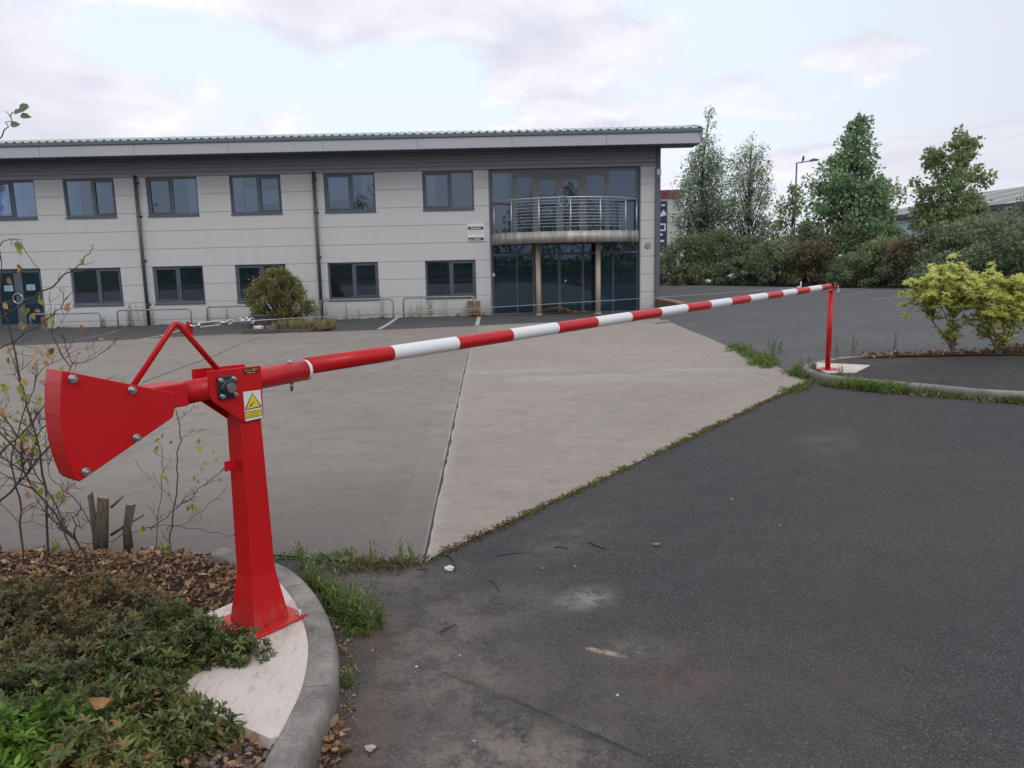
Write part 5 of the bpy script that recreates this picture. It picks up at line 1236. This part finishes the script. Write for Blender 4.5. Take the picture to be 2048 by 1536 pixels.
# ---- evergreen shrubs: rosettes of leaves on a low mound
def evergreen(label, name, cen, rx, ry, h, n, L, mat, density_edge=1.0, vmean=.5, group='low evergreen shrubs in the near bed', shape=None, lo=.25):
    th = thing(name, label, 'shrub', (cen[0], cen[1], bed_z(*cen)), 0, group); fo = Foliage(); mb = MB()
    for k in range(n):
        a = rng.random()*2*pi; q = math.sqrt(rng.random()); wob = 1+.16*math.sin(3*a+cen[0]*9)+.10*math.sin(5*a+1)
        x, y = rx*q*wob*cos(a), ry*q*wob*sin(a)
        top = h*(1-.72*q**2.4)*(.80+.30*math.sin(x*14+cen[1]*3)*math.sin(y*17+cen[0]))+(.05*rng.random()**4 if q < .9 else 0)
        z = top*(lo+(1-lo)*rng.random()**.45)+.01
        tilt = np.array([cos(a)*q*.7, sin(a)*q*.7, 1.0])+rng.normal(size=3)*.35; tilt /= np.linalg.norm(tilt)
        nl = rng.integers(6, 11); az = np.arange(nl)*2.4+rng.random()*6; el = rng.uniform(.05, .85, nl)
        u = np.cross(tilt, [0, 0, 1.0]+rng.normal(size=3)*.1); u /= np.linalg.norm(u); w2 = np.cross(tilt, u)
        rad = np.outer(np.cos(az), u)+np.outer(np.sin(az), w2); ax = unit(rad*np.cos(el)[:, None]+tilt*np.sin(el)[:, None])
        c = np.array([x, y, z])-tilt*(rng.random(nl)*.022)[:, None]
        nr = unit(tilt-rad*.4+rng.normal(size=(nl, 3))*.2)
        LL = L*(.65+.6*rng.random(nl))*(.75+.5*rng.random()); base = vmean+.55*(rng.random()-.5)
        fo.add(*leaf_arrays(c, ax, nr, LL, LL*rng.uniform(.30, .40, nl), np.clip(base+rng.normal(size=nl)*.14, 0, 1), .22, rng.uniform(-.2, .1, nl), 'h'))
        if k % 2 == 0:
            s = np.array([x*.35, y*.35, 0]); m = np.array([x*.75, y*.75, z*.55]); mb.tube([tuple(s), tuple(m), tuple(np.array([x, y, z])-tilt*.015)], [.0035, .0024, .0013], 4, caps=False)
    part('stems', mb, TWIG, th); ob('foliage', fo.mesh('foliage', mat), th); return th
def BP(px, py, z=.15): p = onz(px, py, z); return (p[0], p[1])
evergreen('dark glossy evergreen shrub spreading over the pale pad in front of the post foot', 'evergreen_shrub', BP(318, 1278, .20), .27, .25, .26, 700, .027, L_AZ, vmean=.42, lo=.05)
evergreen('dark evergreen sprays reaching to the barrier post base plate', 'evergreen_shrub', BP(452, 1270, .20), .16, .11, .20, 250, .024, L_AZ, vmean=.45, lo=.1)
evergreen('green leafed shrub overlapping the near corner of the pale pad', 'evergreen_shrub', BP(262, 1425, .19), .27, .18, .24, 600, .030, L_AZ, vmean=.62, lo=.05)
evergreen('brownish green shrub at the left, in front of the cut stump', 'evergreen_shrub', BP(120, 1300, .20), .46, .30, .25, 820, .026, L_AZR, vmean=.40)
evergreen('reddish tinged shrub beyond, nearest the dry leaves', 'evergreen_shrub', BP(190, 1205, .16), .36, .20, .16, 300, .023, L_AZR, vmean=.56)
evergreen('brownish green shrub at the left edge of the photo', 'evergreen_shrub', BP(5, 1215, .18), .36, .30, .20, 420, .025, L_AZR, vmean=.35)
evergreen('dull green shrub in the middle of the low shrubs', 'evergreen_shrub', BP(170, 1375, .21), .33, .22, .26, 700, .028, L_AZ, vmean=.45)
evergreen('bright fresh green shrub in the bottom left corner', 'evergreen_shrub', BP(40, 1500, .24), .23, .15, .27, 400, .034, L_AZB, vmean=.42)
evergreen('mid green shrub at the bottom edge, right of the bright green one', 'evergreen_shrub', BP(215, 1530, .20), .21, .13, .22, 360, .032, L_AZ, vmean=.76)
evergreen('dull bronzed shrub between the bright green one and the left edge', 'evergreen_shrub', BP(20, 1400, .21), .28, .20, .25, 440, .029, L_AZ, vmean=.42)
evergreen('yellowish green sprays between the bright green shrub and the dull one', 'evergreen_shrub', BP(140, 1460, .23), .20, .14, .25, 320, .032, L_AZB, vmean=.12)
def curled_leaf(L, W, curl, cup, seed):
    q = random.Random(seed); nu, nv = 11, 7; vs = []; ph = q.uniform(0, 6)
    for i in range(nu):
        u = i/(nu-1); wd = W*.5*(math.sin(pi*min(1, u*1.02))**.75)*(1+.18*math.sin(u*19+ph)); zc = curl*L*(u-.45)**2+.03*L*math.sin(u*7+ph)
        for j in range(nv):
            t = j/(nv-1)*2-1; vs.append((L*(u-.5), wd*t, zc+cup*W*t*t+.012*L*math.sin(t*5+u*9+ph)))
    return vs, [(i*nv+j, (i+1)*nv+j, (i+1)*nv+j+1, i*nv+j+1) for i in range(nu-1) for j in range(nv-1)]
LEAFB = simple('curled brown leaf', (.33, .19, .085), .75, 0, .35, 60); LEAFO = simple('orange leaf', (.46, .22, .09), .75, 0, .3, 60)
p = onz(212, 1413, .29); mb = MB(); mb.add(*curled_leaf(.085, .042, 1.1, .35, 3), 0, True); o = ob('fallen_leaf', mb.mesh('fallen_leaf', LEAFB), None, tuple(p), 'large curled brown leaf resting on the low shrubs', 'leaf'); o.rotation_euler = (.35, -.1, -.2)
p = G(1313, 1091, .008); mb = MB(); mb.add(*curled_leaf(.045, .026, .8, .3, 5), 0, True); ob('fallen_leaf', mb.mesh('fallen_leaf', LEAFO), None, tuple(p), 'single orange leaf lying on the dark tarmac', 'leaf')
mb = MB()
for k in range(230):
    while True:
        x, y = rng.uniform(-3.0, -.75), rng.uniform(2.2, 4.0)
        if inside_bed(x, y) and not on_pad(x, y): break
    L = rng.uniform(.028, .055); v_, f_ = curled_leaf(L, L*rng.uniform(.45, .7), rng.uniform(-.3, 1.6), rng.uniform(.0, .6), k)
    M = Matrix.Translation((x, y, bed_z(x, y)+.026)) @ Matrix.Rotation(rng.uniform(0, 6.28), 4, 'Z') @ Matrix.Rotation(rng.normal()*.5, 4, 'X') @ Matrix.Rotation(rng.normal()*.4, 4, 'Y')
    mb.add(v_, f_, k % 3, True, M)
me = mb.mesh('leaf_litter', [LEAFB, simple('tan leaf', (.40, .27, .16), .8, 0, .3, 60), simple('dark leaf', (.17, .095, .055), .8, 0, .3, 60)]); ob('leaf_litter', me, kind='stuff')

# ---- cut stump
sx_, sy_, _ = G(225, 1098); st = thing('cut_stump', 'coppiced stump of cut grey stems in the dry leaves, below the counterweight', 'stump', (sx_, sy_-.03, .06))
def m_bark():
    m, t = material('stump bark'); P = t.objc(); n = t.noise(t.vmul(P, (1, 1, .25)), 60, 6, .7)
    finish(t, t.ramp(n, [(.3, (.05, .042, .032)), (.55, (.12, .10, .075)), (.75, (.21, .18, .13))]), .95, n, .9, .008, spec=.15); return m
SB = m_bark(); CUTW = simple('cut wood', (.27, .20, .13), .85, 0, .25, 30)
def stem(tag_, pts, r, cut):
    mb = MB(); pts = [Vector(p) for p in pts]; mb.tube(pts, r, 12, 0, caps=True)
    me = mb.mesh('stem', [SB, CUTW])
    for pg in me.polygons:
        if len(pg.vertices) > 4 and pg.center.z > .1: pg.material_index = 1
    for v in me.vertices:
        if v.co.z > pts[-1].z-.012: v.co.z += (v.co.x-pts[-1].x)*cut
        v.co.x += .004*math.sin(v.co.z*60+v.co.y*200)
    return ob('stem', me, st)
def sp(px, py): return Vector(onY(px, py, sy_-.03))-Vector((sx_, sy_-.03, .06))
stem('a', [sp(195, 1108), sp(190, 1060), sp(180, 988)], [.020, .018, .016], .7)
stem('b', [sp(207, 1112)+Vector((0, -.03, 0)), sp(209, 1050)+Vector((0, -.02, 0)), sp(206, 994)], [.036, .031, .028], -.25)
stem('c', [sp(254, 1110)+Vector((0, .02, 0)), sp(254, 1060), sp(262, 1008)], [.024, .022, .022], .15)
mb = MB(); mb.tube([sp(222, 1015), sp(235, 1003), sp(246, 993)], [.007, .006, .005], 7); mb.tube([sp(222, 1070), sp(250, 1052), sp(288, 1030)], [.008, .007, .004], 7); part('broken_branch', mb, SB, st)

# ---- twiggy shrub at the left with withered leaves
class Twigs:
    def __init__(s): s.mb = MB(); s.tips = []
    def stem(s, px, r0, r1, Y0, Y1=None, kids=3, depth=1, klen=.16):
        Y1 = Y0 if Y1 is None else Y1; m = len(px)
        P = catmull([onY(a, b, Y0+(Y1-Y0)*i/(m-1)) for i, (a, b) in enumerate(px)], 4)
        P = [p+rng.normal(size=3)*.0045 for p in P]
        s.mb.tube(P, list(np.linspace(r0*.72, r1*.8, len(P))), 6, caps=False); s.tips.append((P[-1], P[-1]-P[-2]))
        for k in range(kids): 
            i = rnd.randrange(2, len(P)-1); s.branch(P[i], P[i+1]-P[i-1], klen*rnd.uniform(.5, 1.2), r1*.8+.0004, depth)
    def branch(s, p, d, L, r, depth):
        d = unit(np.array(d)); side = rng.normal(size=3); side[1] *= .7; side -= d*side.dot(d); side = unit(side)
        d = unit(d*.7+side*.85+np.array([0, 0, .28])); pts = [np.array(p)]
        for k in range(4): d = unit(d+rng.normal(size=3)*.22+np.array([0, 0, .06])); pts.append(pts[-1]+d*L/4)
        s.mb.tube(pts, list(np.linspace(r, .0007, 5)), 5, caps=False); s.tips.append((pts[-1], pts[-1]-pts[-2]))
        if depth > 0:
            for k in range(2): s.branch(pts[rnd.randrange(1, 4)], d, L*.55, r*.7, depth-1)
tw = Twigs(); Y0 = 3.35
tw.stem([(95, 1130), (92, 1000), (80, 900), (45, 780), (20, 660), (-10, 560)], .008, .003, 3.5, 3.3, 9, 2, .26)
tw.stem([(180, 1130), (150, 1080), (110, 1030), (60, 960), (30, 900), (-30, 830)], .009, .005, 3.45, 3.3, 8, 2, .22)
tw.stem([(-30, 1020), (20, 985), (90, 905), (140, 835), (165, 790)], .009, .005, 3.5, 3.65, 5, 2, .18)
tw.stem([(-40, 660), (20, 622), (85, 582), (130, 550), (160, 528), (178, 508), (184, 490)], .006, .0015, 3.2, 3.2, 4, 0, .07)
tw.stem([(-30, 930), (30, 880), (90, 810), (130, 760), (150, 720)], .006, .002, 3.4, 3.4, 7, 2, .20)
tw.stem([(-30, 720), (30, 680), (70, 655), (110, 625), (128, 605), (131, 592)], .005, .0014, 3.25, 3.2, 4, 1, .09)
tw.stem([(45, 1120), (40, 1020), (25, 930), (35, 860), (60, 800), (70, 720)], .007, .002, 3.6, 3.5, 9, 2, .22)
tw.stem([(20, 490), (24, 478)], .002, .001, 3.2, 3.2, 0); tw.stem([(-20, 515), (15, 480), (40, 490), (78, 540)], .003, .0014, 3.2, 3.2, 1, 0, .05)
tw.stem([(-30, 320), (0, 272), (18, 240), (28, 228)], .004, .002, 3.0, 3.0, 1, 0, .05)
tw.stem([(150, 1120), (110, 1010), (60, 930), (20, 850), (-30, 800)], .005, .002, 3.3, 3.2, 8, 2, .2)
tw.stem([(215, 1120), (180, 1040), (140, 990), (100, 950), (88, 870)], .0045, .0015, 3.75, 3.7, 6, 1, .16)
th = thing('bare_shrub', 'twiggy half bare shrub with withered brown and lime leaves at the left edge', 'shrub', (0, 0, 0))
part('twigs', tw.mb, TWIGG, th)
fo = Foliage()
def put_leaf(px, py, Y, L, mi, v, ang=None, hang=1.0):
    a = rnd.uniform(-.9, .9) if ang is None else ang; ax = np.array([[math.sin(a), rnd.uniform(-.3, .3), -cos(a)*hang]]); nr = np.array([[rnd.uniform(-.6, .6), -1, rnd.uniform(-.1, .6)]])
    fo.add(*leaf_arrays(np.array([onY(px, py, Y)]), ax, nr, L, L*.62, np.array([v]), .25, rnd.uniform(-.3, .35), 'h'), mi=mi)
for px, py, mi in [(40, 545, 0), (33, 530, 0), (12, 555, 0), (5, 610, 0), (45, 625, 1), (60, 618, 0), (82, 632, 0), (95, 640, 0), (88, 650, 0), (40, 650, 0), (52, 660, 0), (98, 628, 1), (76, 608, 1), (80, 590, 1), (66, 628, 1), (138, 606, 0), (70, 702, 0), (96, 712, 0), (60, 720, 0), (85, 732, 0), (42, 758, 0), (38, 770, 1), (20, 775, 1), (60, 798, 1), (82, 805, 1), (10, 832, 1), (55, 860, 1), (45, 870, 1), (62, 875, 1), (8, 868, 0), (30, 700, 0), (5, 820, 0), (90, 985, 1), (95, 1000, 1), (60, 968, 0), (52, 990, 0), (55, 1040, 0), (30, 495, 1), (35, 500, 1), (118, 990, 1), (128, 737, 1), (160, 655, 0), (75, 900, 1), (15, 720, 1), (110, 700, 0)]:
    for k in range(1): put_leaf(px+rnd.uniform(-4, 4), py-6+rnd.uniform(-5, 5), 3.25, rnd.uniform(.030, .05), mi, rnd.random())
for px, py, a in [(28, 228, 1.9), (40, 232, 1.5), (45, 222, 1.7), (20, 250, 1.6), (38, 219, 2.0)]: put_leaf(px, py, 3.0, .042, 2, .3, a)
for (p, d) in tw.tips:
    if rnd.random() < .22:
        a = rng.normal(size=3); fo.add(*leaf_arrays(np.array([p]), np.array([unit(a+np.array([0, 0, -.6]))]), np.array([[rnd.uniform(-.5, .5), -1, .3]]), rnd.uniform(.018, .036), .02, np.array([rnd.random()]), .25, .1, 'h'), mi=0 if rnd.random() < .45 else 1)
ob('leaves', fo.mesh('leaves', [L_CRISP, L_LIME, L_MID]), th)
# ---- thin saplings behind the post
tw = Twigs()
tw.stem([(338, 1100), (342, 1055), (351, 985), (357, 920), (360, 870), (354, 835), (349, 812)], .0055, .0022, 3.85, 3.85, 3, 0, .10)
tw.stem([(352, 840), (370, 828), (385, 818), (396, 813)], .0018, .001, 3.85, 3.85, 2, 0, .03)
tw.stem([(359, 880), (375, 868), (395, 862), (404, 858)], .0018, .001, 3.85, 3.85, 2, 0, .04)
tw.stem([(310, 1100), (318, 1040), (324, 960), (325, 900), (318, 880)], .003, .0014, 3.9, 3.9, 4, 1, .12)
tw.stem([(300, 1058), (330, 1035), (375, 1000), (420, 960), (452, 938)], .004, .0016, 3.8, 3.8, 6, 1, .10)
tw.stem([(330, 1060), (380, 1040), (430, 1000), (455, 970)], .0025, .001, 3.8, 3.8, 3, 0, .09)
tw.stem([(270, 920), (290, 950), (305, 960)], .0015, .001, 3.9, 3.9, 1, 0, .05); tw.stem([(355, 1010), (330, 985), (305, 945)], .002, .001, 3.85, 3.85, 2, 0, .06)
tw.stem([(150, 1085), (210, 1085), (260, 1065), (330, 1050), (420, 1062), (480, 1075)], .003, .0015, 3.9, 3.8, 3, 0, .08)
th = thing('sapling', 'thin upright sapling with a few lime green leaves between the stump and the red post', 'sapling', (0, 0, 0))
part('twigs', tw.mb, TWIG, th); fo = Foliage()
for px, py, L in [(394, 895, .050), (398, 880, .035), (320, 880, .035), (327, 870, .030), (345, 885, .028), (318, 895, .036), (322, 950, .034), (330, 955, .034), (335, 962, .03), (385, 1010, .045), (392, 1018, .04), (378, 1015, .035), (430, 905, .03), (432, 918, .03), (408, 925, .025), (400, 940, .026), (338, 1095, .055), (342, 1105, .045), (330, 1100, .04), (310, 975, .025), (388, 955, .03), (395, 962, .026), (283, 1055, .035), (278, 1062, .04), (405, 1030, .03), (440, 960, .022), (390, 1045, .028)]:
    put_leaf(px, py-4, 3.84, L, 0, rnd.random())
ob('leaves', fo.mesh('leaves', [L_LIME]), th)
# small shoots in the bed
for (px, py), words in [((82, 1165), 'small bright shoot rising from the dry leaves at the left'), ((115, 1105), 'pale green shoot at the back of the bed'), ((335, 1108), 'bright green shoot at the foot of the sapling')]:
    weed(words, (*onz(px, py, .09)[:2], .07), .09, 6, L_LIME, 'green shoots in the dry leaves', .6, .035, .6)

# ---- twigs and pebbles on the tarmac
def twig(label, pts, r):
    P = [G(*p, r) for p in pts]; c = P[0]; mb = MB(); Q = catmull([p-c for p in P], 4) if len(P) > 2 else [P[0]-c, (P[0]+P[1])/2-c+np.array([0, 0, .003]), P[1]-c]
    mb.tube(Q, list(np.linspace(r, r*.6, len(Q))), 7); return ob('twig', mb.mesh('twig', TWIG if 'dark' in label else TWIGG), None, tuple(c), label, 'twig', 'twigs on the tarmac')
twig('curved grey twig at the end of the slab joint', [(886, 1106), (900, 1113), (909, 1124), (911, 1141)], .006)
twig('short straight dark twig on the tarmac right of the slab joint', [(1178, 1084), (1195, 1092), (1213, 1098)], .005)
twig('short straight dark twig nearest the kerb', [(880, 1264), (912, 1249)], .0035)
twig('small bent grey twig on the dusty tarmac', [(978, 1160), (990, 1168), (998, 1182)], .0035)
twig('thin dark twig lying beyond the curved one', [(990, 1112), (1045, 1105)], .0025)
twig('small dark twig just left of the straight one', [(1110, 1094), (1135, 1096)], .004)
twig('tiny upright looking grey twig near the bottom edge', [(1047, 1468), (1046, 1484)], .003)
twig('grey twig beside the pale pebble at the bottom left of the tarmac', [(737, 1512), (757, 1494)], .0035)
twig('long dark cable like twig lying across the concrete edge by the weeds', [(575, 1100), (640, 1095), (668, 1112), (700, 1122), (740, 1112)], .003)
twig('brown stick on the concrete edge left of the weeds', [(555, 1118), (640, 1118)], .004)
WS = simple('white stone', (.66, .64, .60), .8, 0, .15, 30)
q = G(898, 1137, .012); rock('stone', 'white stone beside the curved twig at the slab joint', q, .020, WS, (1.3, .9, .7), 4)
q = G(740, 1496, .010); rock('stone', 'pale pebble at the bottom left of the tarmac', q, .013, simple('pale pebble', (.42, .38, .33), .85, 0, .2, 30), (1.3, 1, .7), 6)
pebs = [(700, 1262, WS), (712, 1266, WS), (745, 1300, WS), (833, 1333, WS), (948, 1482, WS), (1150, 1132, WS), (1464, 998, WS), (1085, 1136, WS), (920, 1310, WS), (1235, 1390, WS), (1560, 1050, WS)]
WS2 = simple('grey chip', (.40, .385, .36), .85, 0, .2, 30); pebs = [(a, b, WS2 if k % 3 else WS) for k, (a, b, m_) in enumerate(pebs)]
for k, (a, b, m_) in enumerate(pebs): rock('pebble', 'tiny white pebble on the tarmac', G(a, b, .002), .0042, m_, (1.2, 1, .7), 20+k, 'pebble', 'tiny white pebbles on the tarmac')
def clods():
    me_v = []; q = random.Random(5)
    mb = MB()
    for k in range(260):
        x, y = onz(q.uniform(330, 545), q.uniform(1440, 1560), .03)[:2]
        if on_pad(x, y) or not inside_bed(x, y): continue
        r = q.uniform(.004, .014); bm = bmesh.new(); bmesh.ops.create_icosphere(bm, subdivisions=1, radius=r)
        vs = [(v.co.x*q.uniform(.8, 1.3)+x, v.co.y*q.uniform(.8, 1.2)+y, v.co.z*.8+bed_z(x, y)+r*.3) for v in bm.verts]; fs = [[v.index for v in f.verts] for f in bm.faces]; bm.free(); mb.add(vs, fs)
    return ob('soil_clods', mb.mesh('soil_clods', simple('grey clod', (.15, .125, .11), .95, 0, .4, 40)), kind='stuff')
clods()

# ================================================================ FAR THINGS
# pale building with a maroon parapet
Yd = 62.0; x0 = onY(1300, 450, Yd)[0]; x1 = onY(1362, 450, Yd)[0]; zt = hgt(1340, 380, Yd); zp = hgt(1340, 396, Yd)
fb = thing('trade_building', 'pale far building with maroon parapet and dark blue banner, right of the office corner', 'building', (x0, Yd, 0))
mb = MB(); mb.box(-6, x1-x0, 0, 12, -.1, zp); part('wall', mb, simple('off white wall', (.50, .49, .48), .7, 0, .06, .5), fb)
mb = MB(); mb.box(-6.15, x1-x0+.15, -.15, 12.1, zp+.001, zt); part('parapet', mb, simple('maroon cladding', (.17, .022, .040), .5, 0, .1, .5), fb)
bn0, bn1 = onY(1316, 450, Yd)[0]-x0, onY(1334, 450, Yd)[0]-x0; bz0, bz1 = hgt(1325, 502, Yd), hgt(1325, 402, Yd)
mb = MB(); mb.box(bn0-.3, bn1, -.06, 0, bz0, bz1); bnr = part('banner', mb, simple('navy banner', (.018, .028, .075), .6, 0, .1, 1), fb)
mb = MB(); cxb = onY(1325.5, 450, Yd)[0]-x0
def zz(py): return hgt(1325, py, Yd)
mb.prism([(cxb-.30, zz(434)), (cxb+.30, zz(430)), (cxb+.05, zz(420)), (cxb-.1, zz(424))], 'y', -.085, -.061)
for (a, b) in ((447, 450), (459, 462)): mb.box(cxb-.26, cxb+.22, -.085, -.061, zz(b), zz(a))
mb.box(cxb+.12, cxb+.22, -.085, -.061, zz(459), zz(450)); mb.box(cxb-.22, cxb-.02, -.085, -.061, zz(471), zz(467)); mb.box(cxb-.15, cxb+.16, -.085, -.061, zz(412), zz(409)); mb.box(cxb-.2, cxb+.1, -.085, -.061, zz(484), zz(480))
part('lettering', mb, simple('white lettering', (.62, .62, .64), .6), bnr)
# warehouse
A = onY(1690, 441, 86.0); B = onY(2125, 391, 53.0); Cc = onY(1690, 425, 96.0); Dd = onY(2150, 351, 64.0)
wh = thing('warehouse', 'long grey roofed warehouse far behind the trees at the right', 'building', (float(B[0]), float(B[1]), 0))
def rel(p): return (p[0]-B[0], p[1]-B[1], p[2])
A2 = np.array([A[0], A[1], 4.75]); B2 = np.array([B[0], B[1], 4.75]); out_ = unit(np.array([-(B-A)[1], (B-A)[0], 0])); out_ = out_ if out_[1] < 0 else -out_
mb = MB(); w0, w1 = A2-out_*.5, B2-out_*.5
mb.add([rel((w0[0], w0[1], -.2)), rel((w1[0], w1[1], -.2)), rel((w1[0], w1[1], 4.75)), rel((w0[0], w0[1], 4.75))], [(0, 1, 2, 3)])
mb.add([rel((w0[0], w0[1], -.2)), rel((w0[0], w0[1], 4.75)), rel((w0[0]-out_[0]*12, w0[1]-out_[1]*12, 6.9)), rel((w0[0]-out_[0]*12, w0[1]-out_[1]*12, -.2))], [(0, 1, 2, 3)])
part('wall', mb, simple('pale blue grey cladding', (.42, .46, .52), .6, 0, .06, .3), wh)
def m_wroof():
    m, t = material('grey sheet roof'); P = t.objc(); n = t.noise(P, .25, 4); 
    d = t.n('ShaderNodeVectorMath', {0: P, 1: tuple(unit((B-A)*np.array([1, 1, 0])))}, operation='DOT_PRODUCT').outputs['Value']
    f = t.math('FRACT', t.math('DIVIDE', d, 6.0)); s = t.smooth(t.math('ABSOLUTE', t.math('SUBTRACT', f, .5)), .42, .44)
    finish(t, t.mix(s, t.mix(n, (.21, .205, .20), (.27, .26, .25)), (.52, .50, .48)), .7); return m
rdg0 = A2-out_*13+np.array([0, 0, 2.55]); rdg1 = B2-out_*13+np.array([0, 0, 2.55])
mb = MB(); top = [rel(A2), rel(B2), rel(rdg1), rel(rdg0)]; mb.add(top+[(p[0], p[1], p[2]-.12) for p in top], [(0, 1, 2, 3), (7, 6, 5, 4), (0, 4, 5, 1), (1, 5, 6, 2), (2, 6, 7, 3), (3, 7, 4, 0)])
bk0 = A2-out_*26; bk1 = B2-out_*26
top = [rel(rdg0), rel(rdg1), rel(bk1), rel(bk0)]; mb.add(top+[(p[0], p[1], p[2]-.12) for p in top], [(0, 1, 2, 3), (7, 6, 5, 4), (0, 4, 5, 1), (1, 5, 6, 2), (2, 6, 7, 3), (3, 7, 4, 0)])
part('roof', mb, m_wroof(), wh)
mb = MB(); g0, g1 = A2+out_*.15, B2+out_*.15; mb.add([rel(g0+np.array([0, 0, -.35])), rel(g1+np.array([0, 0, -.35])), rel(g1), rel(g0), rel(A2+np.array([0, 0, -.35])), rel(B2+np.array([0, 0, -.35])), rel(B2+np.array([0, 0, -.13])), rel(A2+np.array([0, 0, -.13]))], [(0, 1, 2, 3), (4, 7, 6, 5), (0, 4, 5, 1), (3, 2, 6, 7)]); part('gutter', mb, simple('dark gutter', (.05, .06, .07), .6), wh)
# lamp post and bird
Yl = 46.0; lx = onY(1590, 420, Yl)[0]; lz = hgt(1590, 325, Yl)
lp = thing('lamp_post', 'tall grey street lamp with a horizontal arm, behind the trees', 'street lamp', (lx, Yl, 0))
LPM = simple('grey lamp column', (.10, .115, .13), .5, .3, .1, 3)
mb = MB(); mb.tube([(0, 0, 0), (0, 0, 1.4), (0, 0, 1.45), (0, 0, lz)], [.085, .085, .06, .045], 12); part('column', mb, LPM, lp)
ax_ = onY(1622, 322, Yl)[0]-lx; az_ = hgt(1622, 321.5, Yl)
mb = MB(); mb.tube([(0, 0, lz-.03), (ax_, 0, az_)], .03, 8); part('arm', mb, LPM, lp)
mb = MB(); mb.prism([(ax_-.05, az_-.05), (ax_+.42, az_+.0), (ax_+.42, az_+.07), (ax_+.1, az_+.12), (ax_-.05, az_+.06)], 'y', -.13, .13); part('lamp_head', mb, LPM, lp, .02)
bx_, bz_ = onY(1606, 323, Yl)[0], hgt(1606, 323.5, Yl)+.02
mb = MB(); mb.tube([(-.02, 0, .02), (0, 0, .09), (.01, 0, .18), (.015, 0, .24), (.03, 0, .29), (.04, 0, .315)], [.025, .062, .068, .045, .042, .015], 10); mb.tube([(.06, 0, .292), (.10, 0, .285)], [.014, .003], 6); mb.tube([(-.005, 0, .06), (-.06, 0, -.04), (-.08, 0, -.10)], [.04, .028, .018], 6)
mb.tube([(0, .015, .0), (0, .015, .05)], .006, 5); mb.tube([(0, -.015, .0), (0, -.015, .05)], .006, 5)
bm_ = mb.mesh('bird', simple('dark feathers', (.02, .02, .022), .7)); ob('bird', bm_, None, (bx_, Yl, bz_), 'dark bird perched on the arm of the street lamp', 'bird')
# litter caught under the hedge
for k, (a, b, r) in enumerate([(1466, 552, .20), (1488, 546, .16), (1507, 545, .13), (1416, 562, .12), (1680, 512, .08)]):
    Yq = 38.2 if k < 4 else 33.0; p = onY(a, b, Yq); bm = bmesh.new(); bmesh.ops.create_icosphere(bm, subdivisions=2, radius=r); q = random.Random(k)
    for v in bm.verts: v.co = Vector((v.co.x*1.2, v.co.y, v.co.z*.75))*(q.uniform(.65, 1.15))
    me = bpy.data.meshes.new('plastic_bag'); bm.to_mesh(me); bm.free(); me.materials.append(WS)
    ob('plastic_bag', me, None, tuple(p), ['crumpled white litter bag under the hedge below the two birches', 'greyish white litter bag beside the larger one under the hedge', 'rightmost white scrap in the group of litter under the hedge', 'white scrap at the tarmac edge left of the litter group', 'single pale scrap high in the hedge right of the rest post'][k], 'litter', 'white litter caught in the hedge')
# woodland on the near side of the road, behind the photographer: what the office windows reflect
fo = Foliage()
for k in range(520):
    x = rng.uniform(-34, 34); hmax = 4.6+1.6*math.sin(x*.35)+1.2*math.sin(x*.9+1)+(1.8 if 2 < x < 6 or -13 < x < -10 else 0); z = rng.random()*hmax; y = -19-rng.random()*4
    clump_leaves(fo, (x, y, z), 1.1, 55, .32, .8)
ob('woodland', fo.mesh('woodland', L_DARK), kind='stuff')
